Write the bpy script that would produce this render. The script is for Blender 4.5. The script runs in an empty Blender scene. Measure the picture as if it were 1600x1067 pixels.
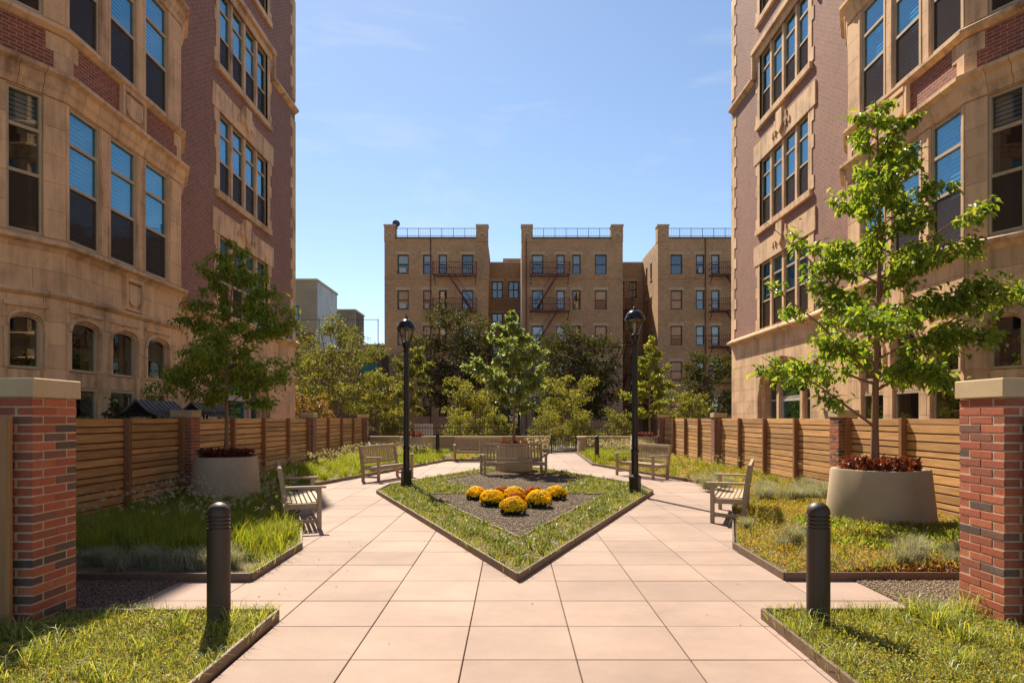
import bpy, bmesh, math, random
import numpy as np
from mathutils import Vector, Matrix
R = math.radians
random.seed(7)
scene = bpy.context.scene
col = scene.collection

# ------------------------------------------------------------------ camera, sky, sun, exposure
cam_d = bpy.data.cameras.new('camera'); cam = bpy.data.objects.new('camera', cam_d); col.objects.link(cam)
cam.location = (0, 0, 1.65); cam.rotation_euler = (R(90), 0, 0)
cam_d.sensor_width = 36; cam_d.lens = 36 * 1100 / 1600; cam_d.shift_y = 0.0747
cam_d.clip_start = 0.1; cam_d.clip_end = 3000
scene.camera = cam
SUN_EL = R(48.3); SUN_AZ = math.atan2(0.35, 1.0)          # the sun stands ahead and to the left
world = bpy.data.worlds.new('World'); scene.world = world; world.use_nodes = True
wn = world.node_tree; wn.nodes.clear()
w_out = wn.nodes.new('ShaderNodeOutputWorld'); w_bg = wn.nodes.new('ShaderNodeBackground')
sky = wn.nodes.new('ShaderNodeTexSky'); sky.sky_type = 'NISHITA'; sky.sun_disc = False
sky.sun_elevation = SUN_EL; sky.sun_rotation = -SUN_AZ
sky.air_density = 1.0; sky.dust_density = 0.2; sky.ozone_density = 1.8; sky.altitude = 20
w_bg.inputs['Strength'].default_value = 0.06
wtc = wn.nodes.new('ShaderNodeTexCoord'); wmap = wn.nodes.new('ShaderNodeMapping')
wmap.inputs['Location'].default_value = (0.35, 0.2, 0.9); wmap.inputs['Rotation'].default_value = (0.0, R(38), R(10)); wmap.inputs['Scale'].default_value = (1.6, 2.0, 9.0)
wno = wn.nodes.new('ShaderNodeTexNoise'); wno.inputs['Scale'].default_value = 2.2; wno.inputs['Detail'].default_value = 9
wno.inputs['Roughness'].default_value = 0.62; wno.inputs['Distortion'].default_value = 0.5
wr = wn.nodes.new('ShaderNodeValToRGB'); wr.color_ramp.elements[0].position = 0.53; wr.color_ramp.elements[1].position = 0.82
wr.color_ramp.elements[1].color = (0.42, 0.42, 0.42, 1)
wmix = wn.nodes.new('ShaderNodeMixRGB'); wmix.inputs['Color2'].default_value = (5.6, 5.9, 6.2, 1)
wn.links.new(wtc.outputs['Generated'], wmap.inputs['Vector']); wn.links.new(wmap.outputs[0], wno.inputs['Vector'])
wn.links.new(wno.outputs['Fac'], wr.inputs['Fac']); wn.links.new(wr.outputs['Color'], wmix.inputs['Fac'])
wn.links.new(sky.outputs[0], wmix.inputs['Color1']); wn.links.new(wmix.outputs[0], w_bg.inputs['Color'])
wn.links.new(w_bg.outputs[0], w_out.inputs['Surface'])
sun_d = bpy.data.lights.new('sun', 'SUN'); sun = bpy.data.objects.new('sun', sun_d); col.objects.link(sun)
sun_d.energy = 3.65; sun_d.angle = R(0.53); sun_d.color = (1.0, 0.89, 0.73)
to_sun = Vector((-math.sin(SUN_AZ) * math.cos(SUN_EL), math.cos(SUN_AZ) * math.cos(SUN_EL), math.sin(SUN_EL)))
sun.rotation_euler = (-to_sun).to_track_quat('-Z', 'Y').to_euler(); sun.location = (-20, 60, 60)
vs = scene.view_settings; vs.view_transform = 'Standard'; vs.look = 'None'; vs.gamma = 1; vs.use_curve_mapping = False
vs.exposure = 1.32
scene.cycles.max_bounces = 8; scene.cycles.diffuse_bounces = 4; scene.cycles.transparent_max_bounces = 16
scene.cycles.sample_clamp_indirect = 6

# ------------------------------------------------------------------ materials
MATS = {}
def nodes(name):
    m = bpy.data.materials.new(name); m.use_nodes = True
    nt = m.node_tree; nt.nodes.clear(); out = nt.nodes.new('ShaderNodeOutputMaterial')
    MATS[name] = m
    return m, nt, out
def N(nt, t, **kw):
    n = nt.nodes.new(t)
    for k, v in kw.items():
        if k in n.inputs: n.inputs[k].default_value = v
        else: setattr(n, k, v)
    return n
def math_node(nt, op, a, b=None):
    n = nt.nodes.new('ShaderNodeMath'); n.operation = op
    for i, v in enumerate((a, b)):
        if v is None: continue
        if isinstance(v, (int, float)): n.inputs[i].default_value = v
        else: nt.links.new(v, n.inputs[i])
    return n.outputs[0]
def c4(c): return (c[0], c[1], c[2], 1)
def value_scale(nt, colour, fac):
    """colour socket times a factor socket"""
    n = nt.nodes.new('ShaderNodeVectorMath'); n.operation = 'SCALE'
    nt.links.new(colour, n.inputs[0]); nt.links.new(fac, n.inputs['Scale'])
    return n.outputs[0]
def plain(name, base, rough=0.7, var=0.2, scale=4.0, bump=0.15, bscale=60, rand=0.0, metallic=0.0, stretch=(1, 1, 1), second=None, coat=0.0, spec=0.5, speck=0.0, stain=0.0):
    m, nt, out = nodes(name); L = nt.links
    p = N(nt, 'ShaderNodeBsdfPrincipled', Roughness=rough, Metallic=metallic)
    p.inputs['Specular IOR Level'].default_value = spec; p.inputs['Coat Weight'].default_value = coat
    tc = N(nt, 'ShaderNodeTexCoord'); oi = N(nt, 'ShaderNodeObjectInfo')
    add = N(nt, 'ShaderNodeVectorMath', operation='ADD'); L.new(tc.outputs['Object'], add.inputs[0])
    sc = N(nt, 'ShaderNodeVectorMath', operation='SCALE'); sc.inputs[0].default_value = (37, 53, 71); L.new(oi.outputs['Random'], sc.inputs['Scale'])
    L.new(sc.outputs[0], add.inputs[1])
    mp = N(nt, 'ShaderNodeMapping'); mp.inputs['Scale'].default_value = stretch; L.new(add.outputs[0], mp.inputs['Vector'])
    n1 = N(nt, 'ShaderNodeTexNoise', Scale=scale, Detail=6.0, Roughness=0.6); L.new(mp.outputs[0], n1.inputs['Vector'])
    ramp = N(nt, 'ShaderNodeMixRGB'); ramp.inputs['Color1'].default_value = c4(base)
    ramp.inputs['Color2'].default_value = c4(second if second else [b * 0.7 for b in base])
    f = math_node(nt, 'MULTIPLY_ADD', n1.outputs['Fac'], 2.2); nt.nodes[-1].inputs[2].default_value = -0.6; nt.nodes[-1].use_clamp = True
    L.new(f, ramp.inputs['Fac'])
    colour = ramp.outputs[0]
    n2 = N(nt, 'ShaderNodeTexNoise', Scale=bscale, Detail=4.0, Roughness=0.65); L.new(mp.outputs[0], n2.inputs['Vector'])
    v = math_node(nt, 'SUBTRACT', n2.outputs['Fac'], 0.5); v = math_node(nt, 'MULTIPLY', v, var * 2); v = math_node(nt, 'ADD', v, 1.0)
    if rand:
        r = math_node(nt, 'SUBTRACT', oi.outputs['Random'], 0.5); r = math_node(nt, 'MULTIPLY', r, 2 * rand); r = math_node(nt, 'ADD', r, 1.0)
        v = math_node(nt, 'MULTIPLY', v, r)
    if speck:
        n3 = N(nt, 'ShaderNodeTexNoise', Scale=260.0, Detail=2.0); L.new(add.outputs[0], n3.inputs['Vector'])
        s = math_node(nt, 'SUBTRACT', n3.outputs['Fac'], 0.5); s = math_node(nt, 'MULTIPLY', s, speck * 2); s = math_node(nt, 'ADD', s, 1.0)
        v = math_node(nt, 'MULTIPLY', v, s)
    if stain:
        gp = N(nt, 'ShaderNodeNewGeometry'); n4 = N(nt, 'ShaderNodeTexNoise', Scale=0.55, Detail=5.0, Roughness=0.7); L.new(gp.outputs['Position'], n4.inputs['Vector'])
        s = math_node(nt, 'SUBTRACT', n4.outputs['Fac'], 0.5); s = math_node(nt, 'MULTIPLY', s, stain * 2); s = math_node(nt, 'ADD', s, 1.0)
        v = math_node(nt, 'MULTIPLY', v, s)
    L.new(value_scale(nt, colour, v), p.inputs['Base Color'])
    b = N(nt, 'ShaderNodeBump', Strength=bump, Distance=0.01); L.new(n2.outputs['Fac'], b.inputs['Height']); L.new(b.outputs[0], p.inputs['Normal'])
    L.new(p.outputs[0], out.inputs['Surface'])
    return m
def wall_brick(name, c1, c2, mortar, bw=0.21, bh=0.068, mort=0.009, bump=0.5, dirt=0.25):
    m, nt, out = nodes(name); L = nt.links
    g = N(nt, 'ShaderNodeNewGeometry'); sp = N(nt, 'ShaderNodeSeparateXYZ'); L.new(g.outputs['Position'], sp.inputs[0])
    sn = N(nt, 'ShaderNodeSeparateXYZ'); L.new(g.outputs['True Normal'], sn.inputs[0])
    ax = math_node(nt, 'ABSOLUTE', sn.outputs['X']); ay = math_node(nt, 'ABSOLUTE', sn.outputs['Y'])
    gt = math_node(nt, 'GREATER_THAN', ax, ay)
    mx = N(nt, 'ShaderNodeMix'); L.new(gt, mx.inputs[0]); L.new(sp.outputs['X'], mx.inputs[2]); L.new(sp.outputs['Y'], mx.inputs[3])
    cb = N(nt, 'ShaderNodeCombineXYZ'); L.new(mx.outputs[0], cb.inputs[0]); L.new(sp.outputs['Z'], cb.inputs[1])
    br = N(nt, 'ShaderNodeTexBrick'); br.inputs['Scale'].default_value = 1.0; br.inputs['Brick Width'].default_value = bw; br.inputs['Row Height'].default_value = bh
    br.inputs['Mortar Size'].default_value = mort; br.inputs['Mortar Smooth'].default_value = 0.2; br.inputs['Bias'].default_value = -0.2
    br.inputs['Color1'].default_value = c4(c1); br.inputs['Color2'].default_value = c4(c2); br.inputs['Mortar'].default_value = c4(mortar)
    L.new(cb.outputs[0], br.inputs['Vector'])
    n1 = N(nt, 'ShaderNodeTexNoise', Scale=0.35, Detail=7.0, Roughness=0.7); L.new(g.outputs['Position'], n1.inputs['Vector'])
    v = math_node(nt, 'SUBTRACT', n1.outputs['Fac'], 0.5); v = math_node(nt, 'MULTIPLY', v, dirt * 2.4); v = math_node(nt, 'ADD', v, 1.0)
    n2 = N(nt, 'ShaderNodeTexNoise', Scale=9.0, Detail=5.0); L.new(g.outputs['Position'], n2.inputs['Vector'])
    v2 = math_node(nt, 'SUBTRACT', n2.outputs['Fac'], 0.5); v2 = math_node(nt, 'MULTIPLY', v2, 0.6); v2 = math_node(nt, 'ADD', v2, 1.0)
    v = math_node(nt, 'MULTIPLY', v, v2)
    p = N(nt, 'ShaderNodeBsdfPrincipled', Roughness=0.85); L.new(value_scale(nt, br.outputs['Color'], v), p.inputs['Base Color'])
    inv = math_node(nt, 'SUBTRACT', 1.0, br.outputs['Fac']); h = math_node(nt, 'MULTIPLY_ADD', n2.outputs['Fac'], 0.4); L.new(inv, nt.nodes[-1].inputs[2])
    b = N(nt, 'ShaderNodeBump', Strength=bump, Distance=0.012); L.new(h, b.inputs['Height']); L.new(b.outputs[0], p.inputs['Normal'])
    L.new(p.outputs[0], out.inputs['Surface'])
    return m
def stone(name, base, dark, streak=0.5):
    """weathered limestone: blotches plus rain streaks that run down the face"""
    m, nt, out = nodes(name); L = nt.links
    g = N(nt, 'ShaderNodeNewGeometry'); oi = N(nt, 'ShaderNodeObjectInfo')
    mp = N(nt, 'ShaderNodeMapping'); mp.inputs['Scale'].default_value = (2.6, 2.6, 0.28); L.new(g.outputs['Position'], mp.inputs['Vector'])
    n1 = N(nt, 'ShaderNodeTexNoise', Scale=1.6, Detail=7.0, Roughness=0.68); L.new(mp.outputs[0], n1.inputs['Vector'])
    n2 = N(nt, 'ShaderNodeTexNoise', Scale=1.1, Detail=6.0, Roughness=0.65); L.new(g.outputs['Position'], n2.inputs['Vector'])
    n3 = N(nt, 'ShaderNodeTexNoise', Scale=45.0, Detail=4.0, Roughness=0.6); L.new(g.outputs['Position'], n3.inputs['Vector'])
    a = math_node(nt, 'MULTIPLY', n1.outputs['Fac'], n2.outputs['Fac']); a = math_node(nt, 'MULTIPLY_ADD', a, 6.5 * streak); nt.nodes[-1].inputs[2].default_value = -1.35 * streak; nt.nodes[-1].use_clamp = True
    mx = N(nt, 'ShaderNodeMixRGB'); L.new(a, mx.inputs['Fac']); mx.inputs['Color1'].default_value = c4(base); mx.inputs['Color2'].default_value = c4(dark)
    r = math_node(nt, 'SUBTRACT', oi.outputs['Random'], 0.5); r = math_node(nt, 'MULTIPLY', r, 0.22); r = math_node(nt, 'ADD', r, 1.0)
    v = math_node(nt, 'SUBTRACT', n3.outputs['Fac'], 0.5); v = math_node(nt, 'MULTIPLY', v, 0.3); v = math_node(nt, 'ADD', v, 1.0)
    v = math_node(nt, 'MULTIPLY', v, r)
    p = N(nt, 'ShaderNodeBsdfPrincipled', Roughness=0.85); L.new(value_scale(nt, mx.outputs[0], v), p.inputs['Base Color'])
    b = N(nt, 'ShaderNodeBump', Strength=0.25, Distance=0.01); L.new(n3.outputs['Fac'], b.inputs['Height']); L.new(b.outputs[0], p.inputs['Normal'])
    L.new(p.outputs[0], out.inputs['Surface'])
    return m
def foliage(name, cols, trans=0.4, rough=0.45, spec=0.35):
    """leaf: each leaf (mesh island) takes its own tint; part of the light passes through"""
    m, nt, out = nodes(name); L = nt.links
    g = N(nt, 'ShaderNodeNewGeometry'); rp = N(nt, 'ShaderNodeValToRGB'); cr = rp.color_ramp
    while len(cr.elements) < len(cols): cr.elements.new(0.5)
    for i, c in enumerate(cols):
        cr.elements[i].position = i / max(1, len(cols) - 1); cr.elements[i].color = c4(c)
    L.new(g.outputs['Random Per Island'], rp.inputs['Fac'])
    oi = N(nt, 'ShaderNodeObjectInfo')
    r = math_node(nt, 'SUBTRACT', oi.outputs['Random'], 0.5); r = math_node(nt, 'MULTIPLY', r, 0.2); r = math_node(nt, 'ADD', r, 1.0)
    cs = value_scale(nt, rp.outputs[0], r)
    p = N(nt, 'ShaderNodeBsdfPrincipled', Roughness=rough); p.inputs['Specular IOR Level'].default_value = spec; L.new(cs, p.inputs['Base Color'])
    t = N(nt, 'ShaderNodeBsdfTranslucent')
    hs = N(nt, 'ShaderNodeMixRGB', blend_type='MULTIPLY'); hs.inputs['Fac'].default_value = 1; hs.inputs['Color2'].default_value = (2.0, 1.8, 0.7, 1); L.new(cs, hs.inputs['Color1'])
    L.new(hs.outputs[0], t.inputs['Color'])
    mx = N(nt, 'ShaderNodeMixShader'); mx.inputs[0].default_value = trans; L.new(p.outputs[0], mx.inputs[1]); L.new(t.outputs[0], mx.inputs[2])
    L.new(mx.outputs[0], out.inputs['Surface'])
    return m
def glass(name, tint, ior=1.9, clear=0.75, rough=0.0, refl=(0.92, 0.96, 1)):
    m, nt, out = nodes(name); L = nt.links
    fr = N(nt, 'ShaderNodeFresnel', IOR=ior); gb = N(nt, 'ShaderNodeNewGeometry')
    k = math_node(nt, 'MULTIPLY_ADD', gb.outputs['Backfacing'], 1 / ior - ior); nt.nodes[-1].inputs[2].default_value = ior; L.new(k, fr.inputs['IOR'])
    tr = N(nt, 'ShaderNodeBsdfTransparent'); tr.inputs[0].default_value = c4([t * clear for t in tint])
    gl = N(nt, 'ShaderNodeBsdfGlossy', Roughness=rough); gl.inputs[0].default_value = c4(refl)
    tc = N(nt, 'ShaderNodeNewGeometry'); no = N(nt, 'ShaderNodeTexNoise', Scale=1.3, Detail=1.0); L.new(tc.outputs['Position'], no.inputs['Vector'])
    b = N(nt, 'ShaderNodeBump', Strength=0.02, Distance=0.04); L.new(no.outputs['Fac'], b.inputs['Height']); L.new(b.outputs[0], gl.inputs['Normal'])
    mx = N(nt, 'ShaderNodeMixShader'); L.new(fr.outputs[0], mx.inputs[0]); L.new(tr.outputs[0], mx.inputs[1]); L.new(gl.outputs[0], mx.inputs[2])
    L.new(mx.outputs[0], out.inputs['Surface'])
    return m
def screen(name):
    m, nt, out = nodes(name); L = nt.links
    tr = N(nt, 'ShaderNodeBsdfTransparent'); df = N(nt, 'ShaderNodeBsdfDiffuse'); df.inputs[0].default_value = (0.10, 0.072, 0.052, 1)
    mx = N(nt, 'ShaderNodeMixShader'); mx.inputs[0].default_value = 0.47; L.new(tr.outputs[0], mx.inputs[1]); L.new(df.outputs[0], mx.inputs[2]); L.new(mx.outputs[0], out.inputs['Surface'])
    return m
def brick_piece(name):
    m, nt, out = nodes(name); L = nt.links
    oi = N(nt, 'ShaderNodeObjectInfo'); rp = N(nt, 'ShaderNodeValToRGB'); cr = rp.color_ramp; cr.interpolation = 'LINEAR'
    cols = [(0.0, (0.085, 0.058, 0.045)), (0.10, (0.14, 0.085, 0.06)), (0.15, (0.27, 0.085, 0.045)), (0.6, (0.38, 0.095, 0.045)), (1.0, (0.47, 0.15, 0.065))]
    while len(cr.elements) < len(cols): cr.elements.new(0.5)
    for e, (pz, c) in zip(cr.elements, cols): e.position = pz; e.color = c4(c)
    L.new(oi.outputs['Random'], rp.inputs['Fac'])
    g = N(nt, 'ShaderNodeNewGeometry'); n1 = N(nt, 'ShaderNodeTexNoise', Scale=38.0, Detail=6.0, Roughness=0.7); L.new(g.outputs['Position'], n1.inputs['Vector'])
    n2 = N(nt, 'ShaderNodeTexNoise', Scale=5.0, Detail=6.0, Roughness=0.7); L.new(g.outputs['Position'], n2.inputs['Vector'])
    v = math_node(nt, 'SUBTRACT', n1.outputs['Fac'], 0.5); v = math_node(nt, 'MULTIPLY', v, 0.9); v = math_node(nt, 'ADD', v, 1.0)
    ef = N(nt, 'ShaderNodeValToRGB'); ef.color_ramp.elements[0].position = 0.6; ef.color_ramp.elements[1].position = 0.8; L.new(n2.outputs['Fac'], ef.inputs['Fac'])
    e = math_node(nt, 'MULTIPLY', ef.outputs['Color'], 0.35)
    mx = N(nt, 'ShaderNodeMixRGB'); mx.inputs['Color2'].default_value = (0.42, 0.30, 0.25, 1); L.new(e, mx.inputs['Fac']); L.new(value_scale(nt, rp.outputs[0], v), mx.inputs['Color1'])
    p = N(nt, 'ShaderNodeBsdfPrincipled', Roughness=0.8); L.new(mx.outputs[0], p.inputs['Base Color'])
    b = N(nt, 'ShaderNodeBump', Strength=0.4, Distance=0.006); L.new(n1.outputs['Fac'], b.inputs['Height']); L.new(b.outputs[0], p.inputs['Normal'])
    L.new(p.outputs[0], out.inputs['Surface'])
    return m
plain('ground', (0.16, 0.12, 0.08), 0.95, 0.4, 0.6, 0.4, 20)
plain('paver', (0.37, 0.26, 0.205), 0.82, 0.10, 1.3, 0.12, 90, rand=0.10, second=(0.33, 0.226, 0.17), speck=0.22, stain=0.45)
plain('joint', (0.36, 0.24, 0.16), 0.95, 0.3, 8)
plain('soil', (0.11, 0.075, 0.045), 0.95, 0.5, 3, 0.8, 40, second=(0.16, 0.13, 0.05))
plain('gravel', (0.19, 0.135, 0.09), 0.9, 0.9, 2, 1.0, 55, second=(0.12, 0.085, 0.058))
plain('edging', (0.20, 0.125, 0.075), 0.6, 0.35, 6, 0.3, 50, second=(0.13, 0.08, 0.05), rand=0.12)
plain('cedar', (0.72, 0.40, 0.14), 0.7, 0.22, 3, 0.25, 30, rand=0.26, stretch=(6, 0.45, 6), second=(0.42, 0.20, 0.07))
plain('cedar_post', (0.36, 0.15, 0.055), 0.65, 0.25, 3, 0.25, 30, rand=0.1, stretch=(6, 6, 0.5), second=(0.24, 0.1, 0.04))
plain('cedar_board', (0.42, 0.215, 0.08), 0.65, 0.18, 3, 0.2, 30, rand=0.1, stretch=(6, 6, 0.4), second=(0.31, 0.15, 0.055))
plain('teak', (0.46, 0.35, 0.22), 0.7, 0.2, 4, 0.2, 40, rand=0.12, stretch=(1, 6, 6), second=(0.36, 0.265, 0.165))
plain('black_paint', (0.016, 0.013, 0.011), 0.32, 0.1, 3, 0.06, 140, spec=0.5)
plain('bronze_paint', (0.04, 0.026, 0.016), 0.5, 0.15, 3, 0.08, 160, second=(0.052, 0.036, 0.024))
plain('planter_concrete', (0.55, 0.43, 0.28), 0.85, 0.12, 1.2, 0.12, 120, second=(0.44, 0.335, 0.215), stain=0.4)
plain('wall_concrete', (0.46, 0.36, 0.235), 0.85, 0.12, 1.0, 0.12, 80, second=(0.38, 0.29, 0.19), stain=0.25)
plain('cast_cap', (0.6, 0.46, 0.27), 0.85, 0.2, 2.5, 0.2, 60, second=(0.47, 0.35, 0.2), rand=0.05)
plain('mortar', (0.58, 0.45, 0.32), 0.95, 0.3, 10, 0.3, 80)
plain('bark', (0.17, 0.10, 0.06), 0.9, 0.35, 5, 0.8, 40, stretch=(3, 3, 0.6), second=(0.10, 0.065, 0.045))
plain('bark_brown', (0.33, 0.18, 0.09), 0.9, 0.3, 5, 0.6, 40, stretch=(3, 3, 0.5), second=(0.22, 0.12, 0.06))
plain('dark_room', (0.03, 0.026, 0.022), 0.9, 0.1)  # near-black colour stands in for the shade of unlit rooms behind glass
plain('cream_frame', (0.62, 0.46, 0.28), 0.55, 0.06, 2, 0.05, 80)
plain('brown_frame', (0.07, 0.042, 0.03), 0.5, 0.1, 3, 0.05, 60)
plain('white_frame', (0.68, 0.64, 0.56), 0.5, 0.05, 3, 0.05, 60)
plain('blind', (0.66, 0.74, 0.78), 0.6, 0.05, 2, 0.02, 40)
plain('shade_cloth', (0.88, 0.80, 0.66), 0.8, 0.25, 1.4, 0.1, 10, rand=0.25, second=(0.66, 0.58, 0.46))
plain('rust_iron', (0.15, 0.026, 0.02), 0.6, 0.2, 3, 0.1, 60)
plain('rail_iron', (0.06, 0.065, 0.07), 0.5, 0.1, 3, 0.05, 60)
plain('roof_tar', (0.06, 0.055, 0.05), 0.9, 0.2)
plain('white_render', (0.62, 0.62, 0.60), 0.85, 0.1, 0.4, 0.05, 10, stain=0.2)
plain('cream_brick_far', (0.42, 0.32, 0.20), 0.9, 0.1, 0.5, 0.05, 10, stain=0.25)
plain('dark_brick_far', (0.17, 0.095, 0.06), 0.9, 0.15, 0.5, 0.05, 10, stain=0.25)
plain('green_panel', (0.03, 0.16, 0.11), 0.6, 0.1)
plain('lead_roof', (0.15, 0.13, 0.12), 0.55, 0.15, 2, 0.1, 30)
plain('dome_metal', (0.055, 0.05, 0.045), 0.22, 0.06, 3, 0.04, 90, metallic=0.6)
plain('ac_white', (0.55, 0.52, 0.46), 0.6, 0.1)
plain('mum_core', (0.05, 0.075, 0.02), 0.9, 0.4, 20)
plain('sign_white', (0.62, 0.6, 0.56), 0.6, 0.05)
wall_brick('facade_brick', (0.30, 0.105, 0.068), (0.19, 0.072, 0.052), (0.42, 0.30, 0.21))
wall_brick('spandrel_brick', (0.33, 0.085, 0.045), (0.20, 0.055, 0.034), (0.38, 0.25, 0.17))
wall_brick('apartment_brick', (0.55, 0.32, 0.15), (0.35, 0.19, 0.085), (0.45, 0.30, 0.165), dirt=0.4)
stone('limestone', (0.80, 0.505, 0.27), (0.40, 0.235, 0.125), 0.7)
stone('limestone_trim', (0.80, 0.515, 0.28), (0.31, 0.18, 0.10), 0.75)
brick_piece('brick')
glass('window_glass', (0.62, 0.88, 1.0), 1.95, 0.93, 0.0, (0.62, 0.9, 1.0))
glass('plain_glass', (0.9, 0.9, 0.85), 1.9, 0.85)
glass('lamp_glass', (1, 0.97, 0.9), 1.5, 0.85)
screen('insect_screen')
foliage('leaf_right', [(0.084, 0.152, 0.021), (0.157, 0.240, 0.032), (0.222, 0.305, 0.045), (0.314, 0.356, 0.054)], 0.42, 0.45, 0.3)
foliage('leaf_left', [(0.124, 0.198, 0.028), (0.217, 0.292, 0.038), (0.309, 0.373, 0.046)], 0.42, 0.4, 0.4)
foliage('leaf_centre', [(0.109, 0.161, 0.052), (0.186, 0.241, 0.090), (0.262, 0.310, 0.135)], 0.42, 0.4, 0.4)
foliage('leaf_yellow', [(0.115, 0.149, 0.021), (0.196, 0.218, 0.029), (0.276, 0.265, 0.034)], 0.45)
foliage('leaf_olive', [(0.081, 0.105, 0.028), (0.147, 0.161, 0.039), (0.221, 0.210, 0.056)], 0.36, 0.55, 0.2)
foliage('leaf_dark', [(0.038, 0.048, 0.018), (0.070, 0.075, 0.024), (0.119, 0.112, 0.033)], 0.25, 0.65, 0.15)
foliage('leaf_shrub', [(0.098, 0.119, 0.025), (0.171, 0.175, 0.037), (0.249, 0.225, 0.056)], 0.4, 0.55, 0.2)
foliage('leaf_autumn', [(0.081, 0.108, 0.018), (0.162, 0.090, 0.027), (0.227, 0.090, 0.045), (0.130, 0.135, 0.027)], 0.4)
foliage('leaf_red', [(0.05, 0.012, 0.012), (0.12, 0.022, 0.015), (0.22, 0.05, 0.025), (0.06, 0.03, 0.015)], 0.3, 0.4)
foliage('grass_tall', [(0.113, 0.164, 0.018), (0.205, 0.253, 0.030), (0.327, 0.327, 0.052)], 0.45, 0.4, 0.4)
foliage('grass_lawn', [(0.118, 0.176, 0.024), (0.218, 0.272, 0.048), (0.336, 0.352, 0.096), (0.437, 0.416, 0.160)], 0.4, 0.4, 0.4)
foliage('sedum', [(0.153, 0.187, 0.034), (0.289, 0.272, 0.051), (0.425, 0.323, 0.068), (0.340, 0.153, 0.051)], 0.35, 0.5)
foliage('sedum_green', [(0.126, 0.180, 0.032), (0.234, 0.279, 0.054), (0.360, 0.360, 0.090), (0.270, 0.144, 0.063)], 0.35, 0.5)
foliage('leafy_green', [(0.13, 0.19, 0.025), (0.21, 0.27, 0.045), (0.30, 0.34, 0.08)], 0.45, 0.35, 0.5)
foliage('fescue', [(0.184, 0.216, 0.176), (0.312, 0.324, 0.257), (0.454, 0.419, 0.297)], 0.3, 0.6)
foliage('liriope', [(0.103, 0.153, 0.034), (0.187, 0.238, 0.060), (0.337, 0.340, 0.119)], 0.35, 0.35, 0.5)
foliage('white_flower', [(0.45, 0.42, 0.30), (0.6, 0.58, 0.45), (0.5, 0.45, 0.28)], 0.3)
foliage('mum_yellow', [(0.80, 0.52, 0.01), (0.90, 0.68, 0.018), (0.93, 0.75, 0.03)], 0.25, 0.6)
foliage('mum_orange', [(0.42, 0.12, 0.01), (0.55, 0.17, 0.012), (0.62, 0.26, 0.012)], 0.25, 0.6)
foliage('pebble', [(0.085, 0.058, 0.036), (0.17, 0.12, 0.077), (0.29, 0.215, 0.14), (0.12, 0.075, 0.042)], 0.0, 0.8)
foliage('dry_leaf', [(0.16, 0.08, 0.03), (0.24, 0.14, 0.05)], 0.1, 0.8)

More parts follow.
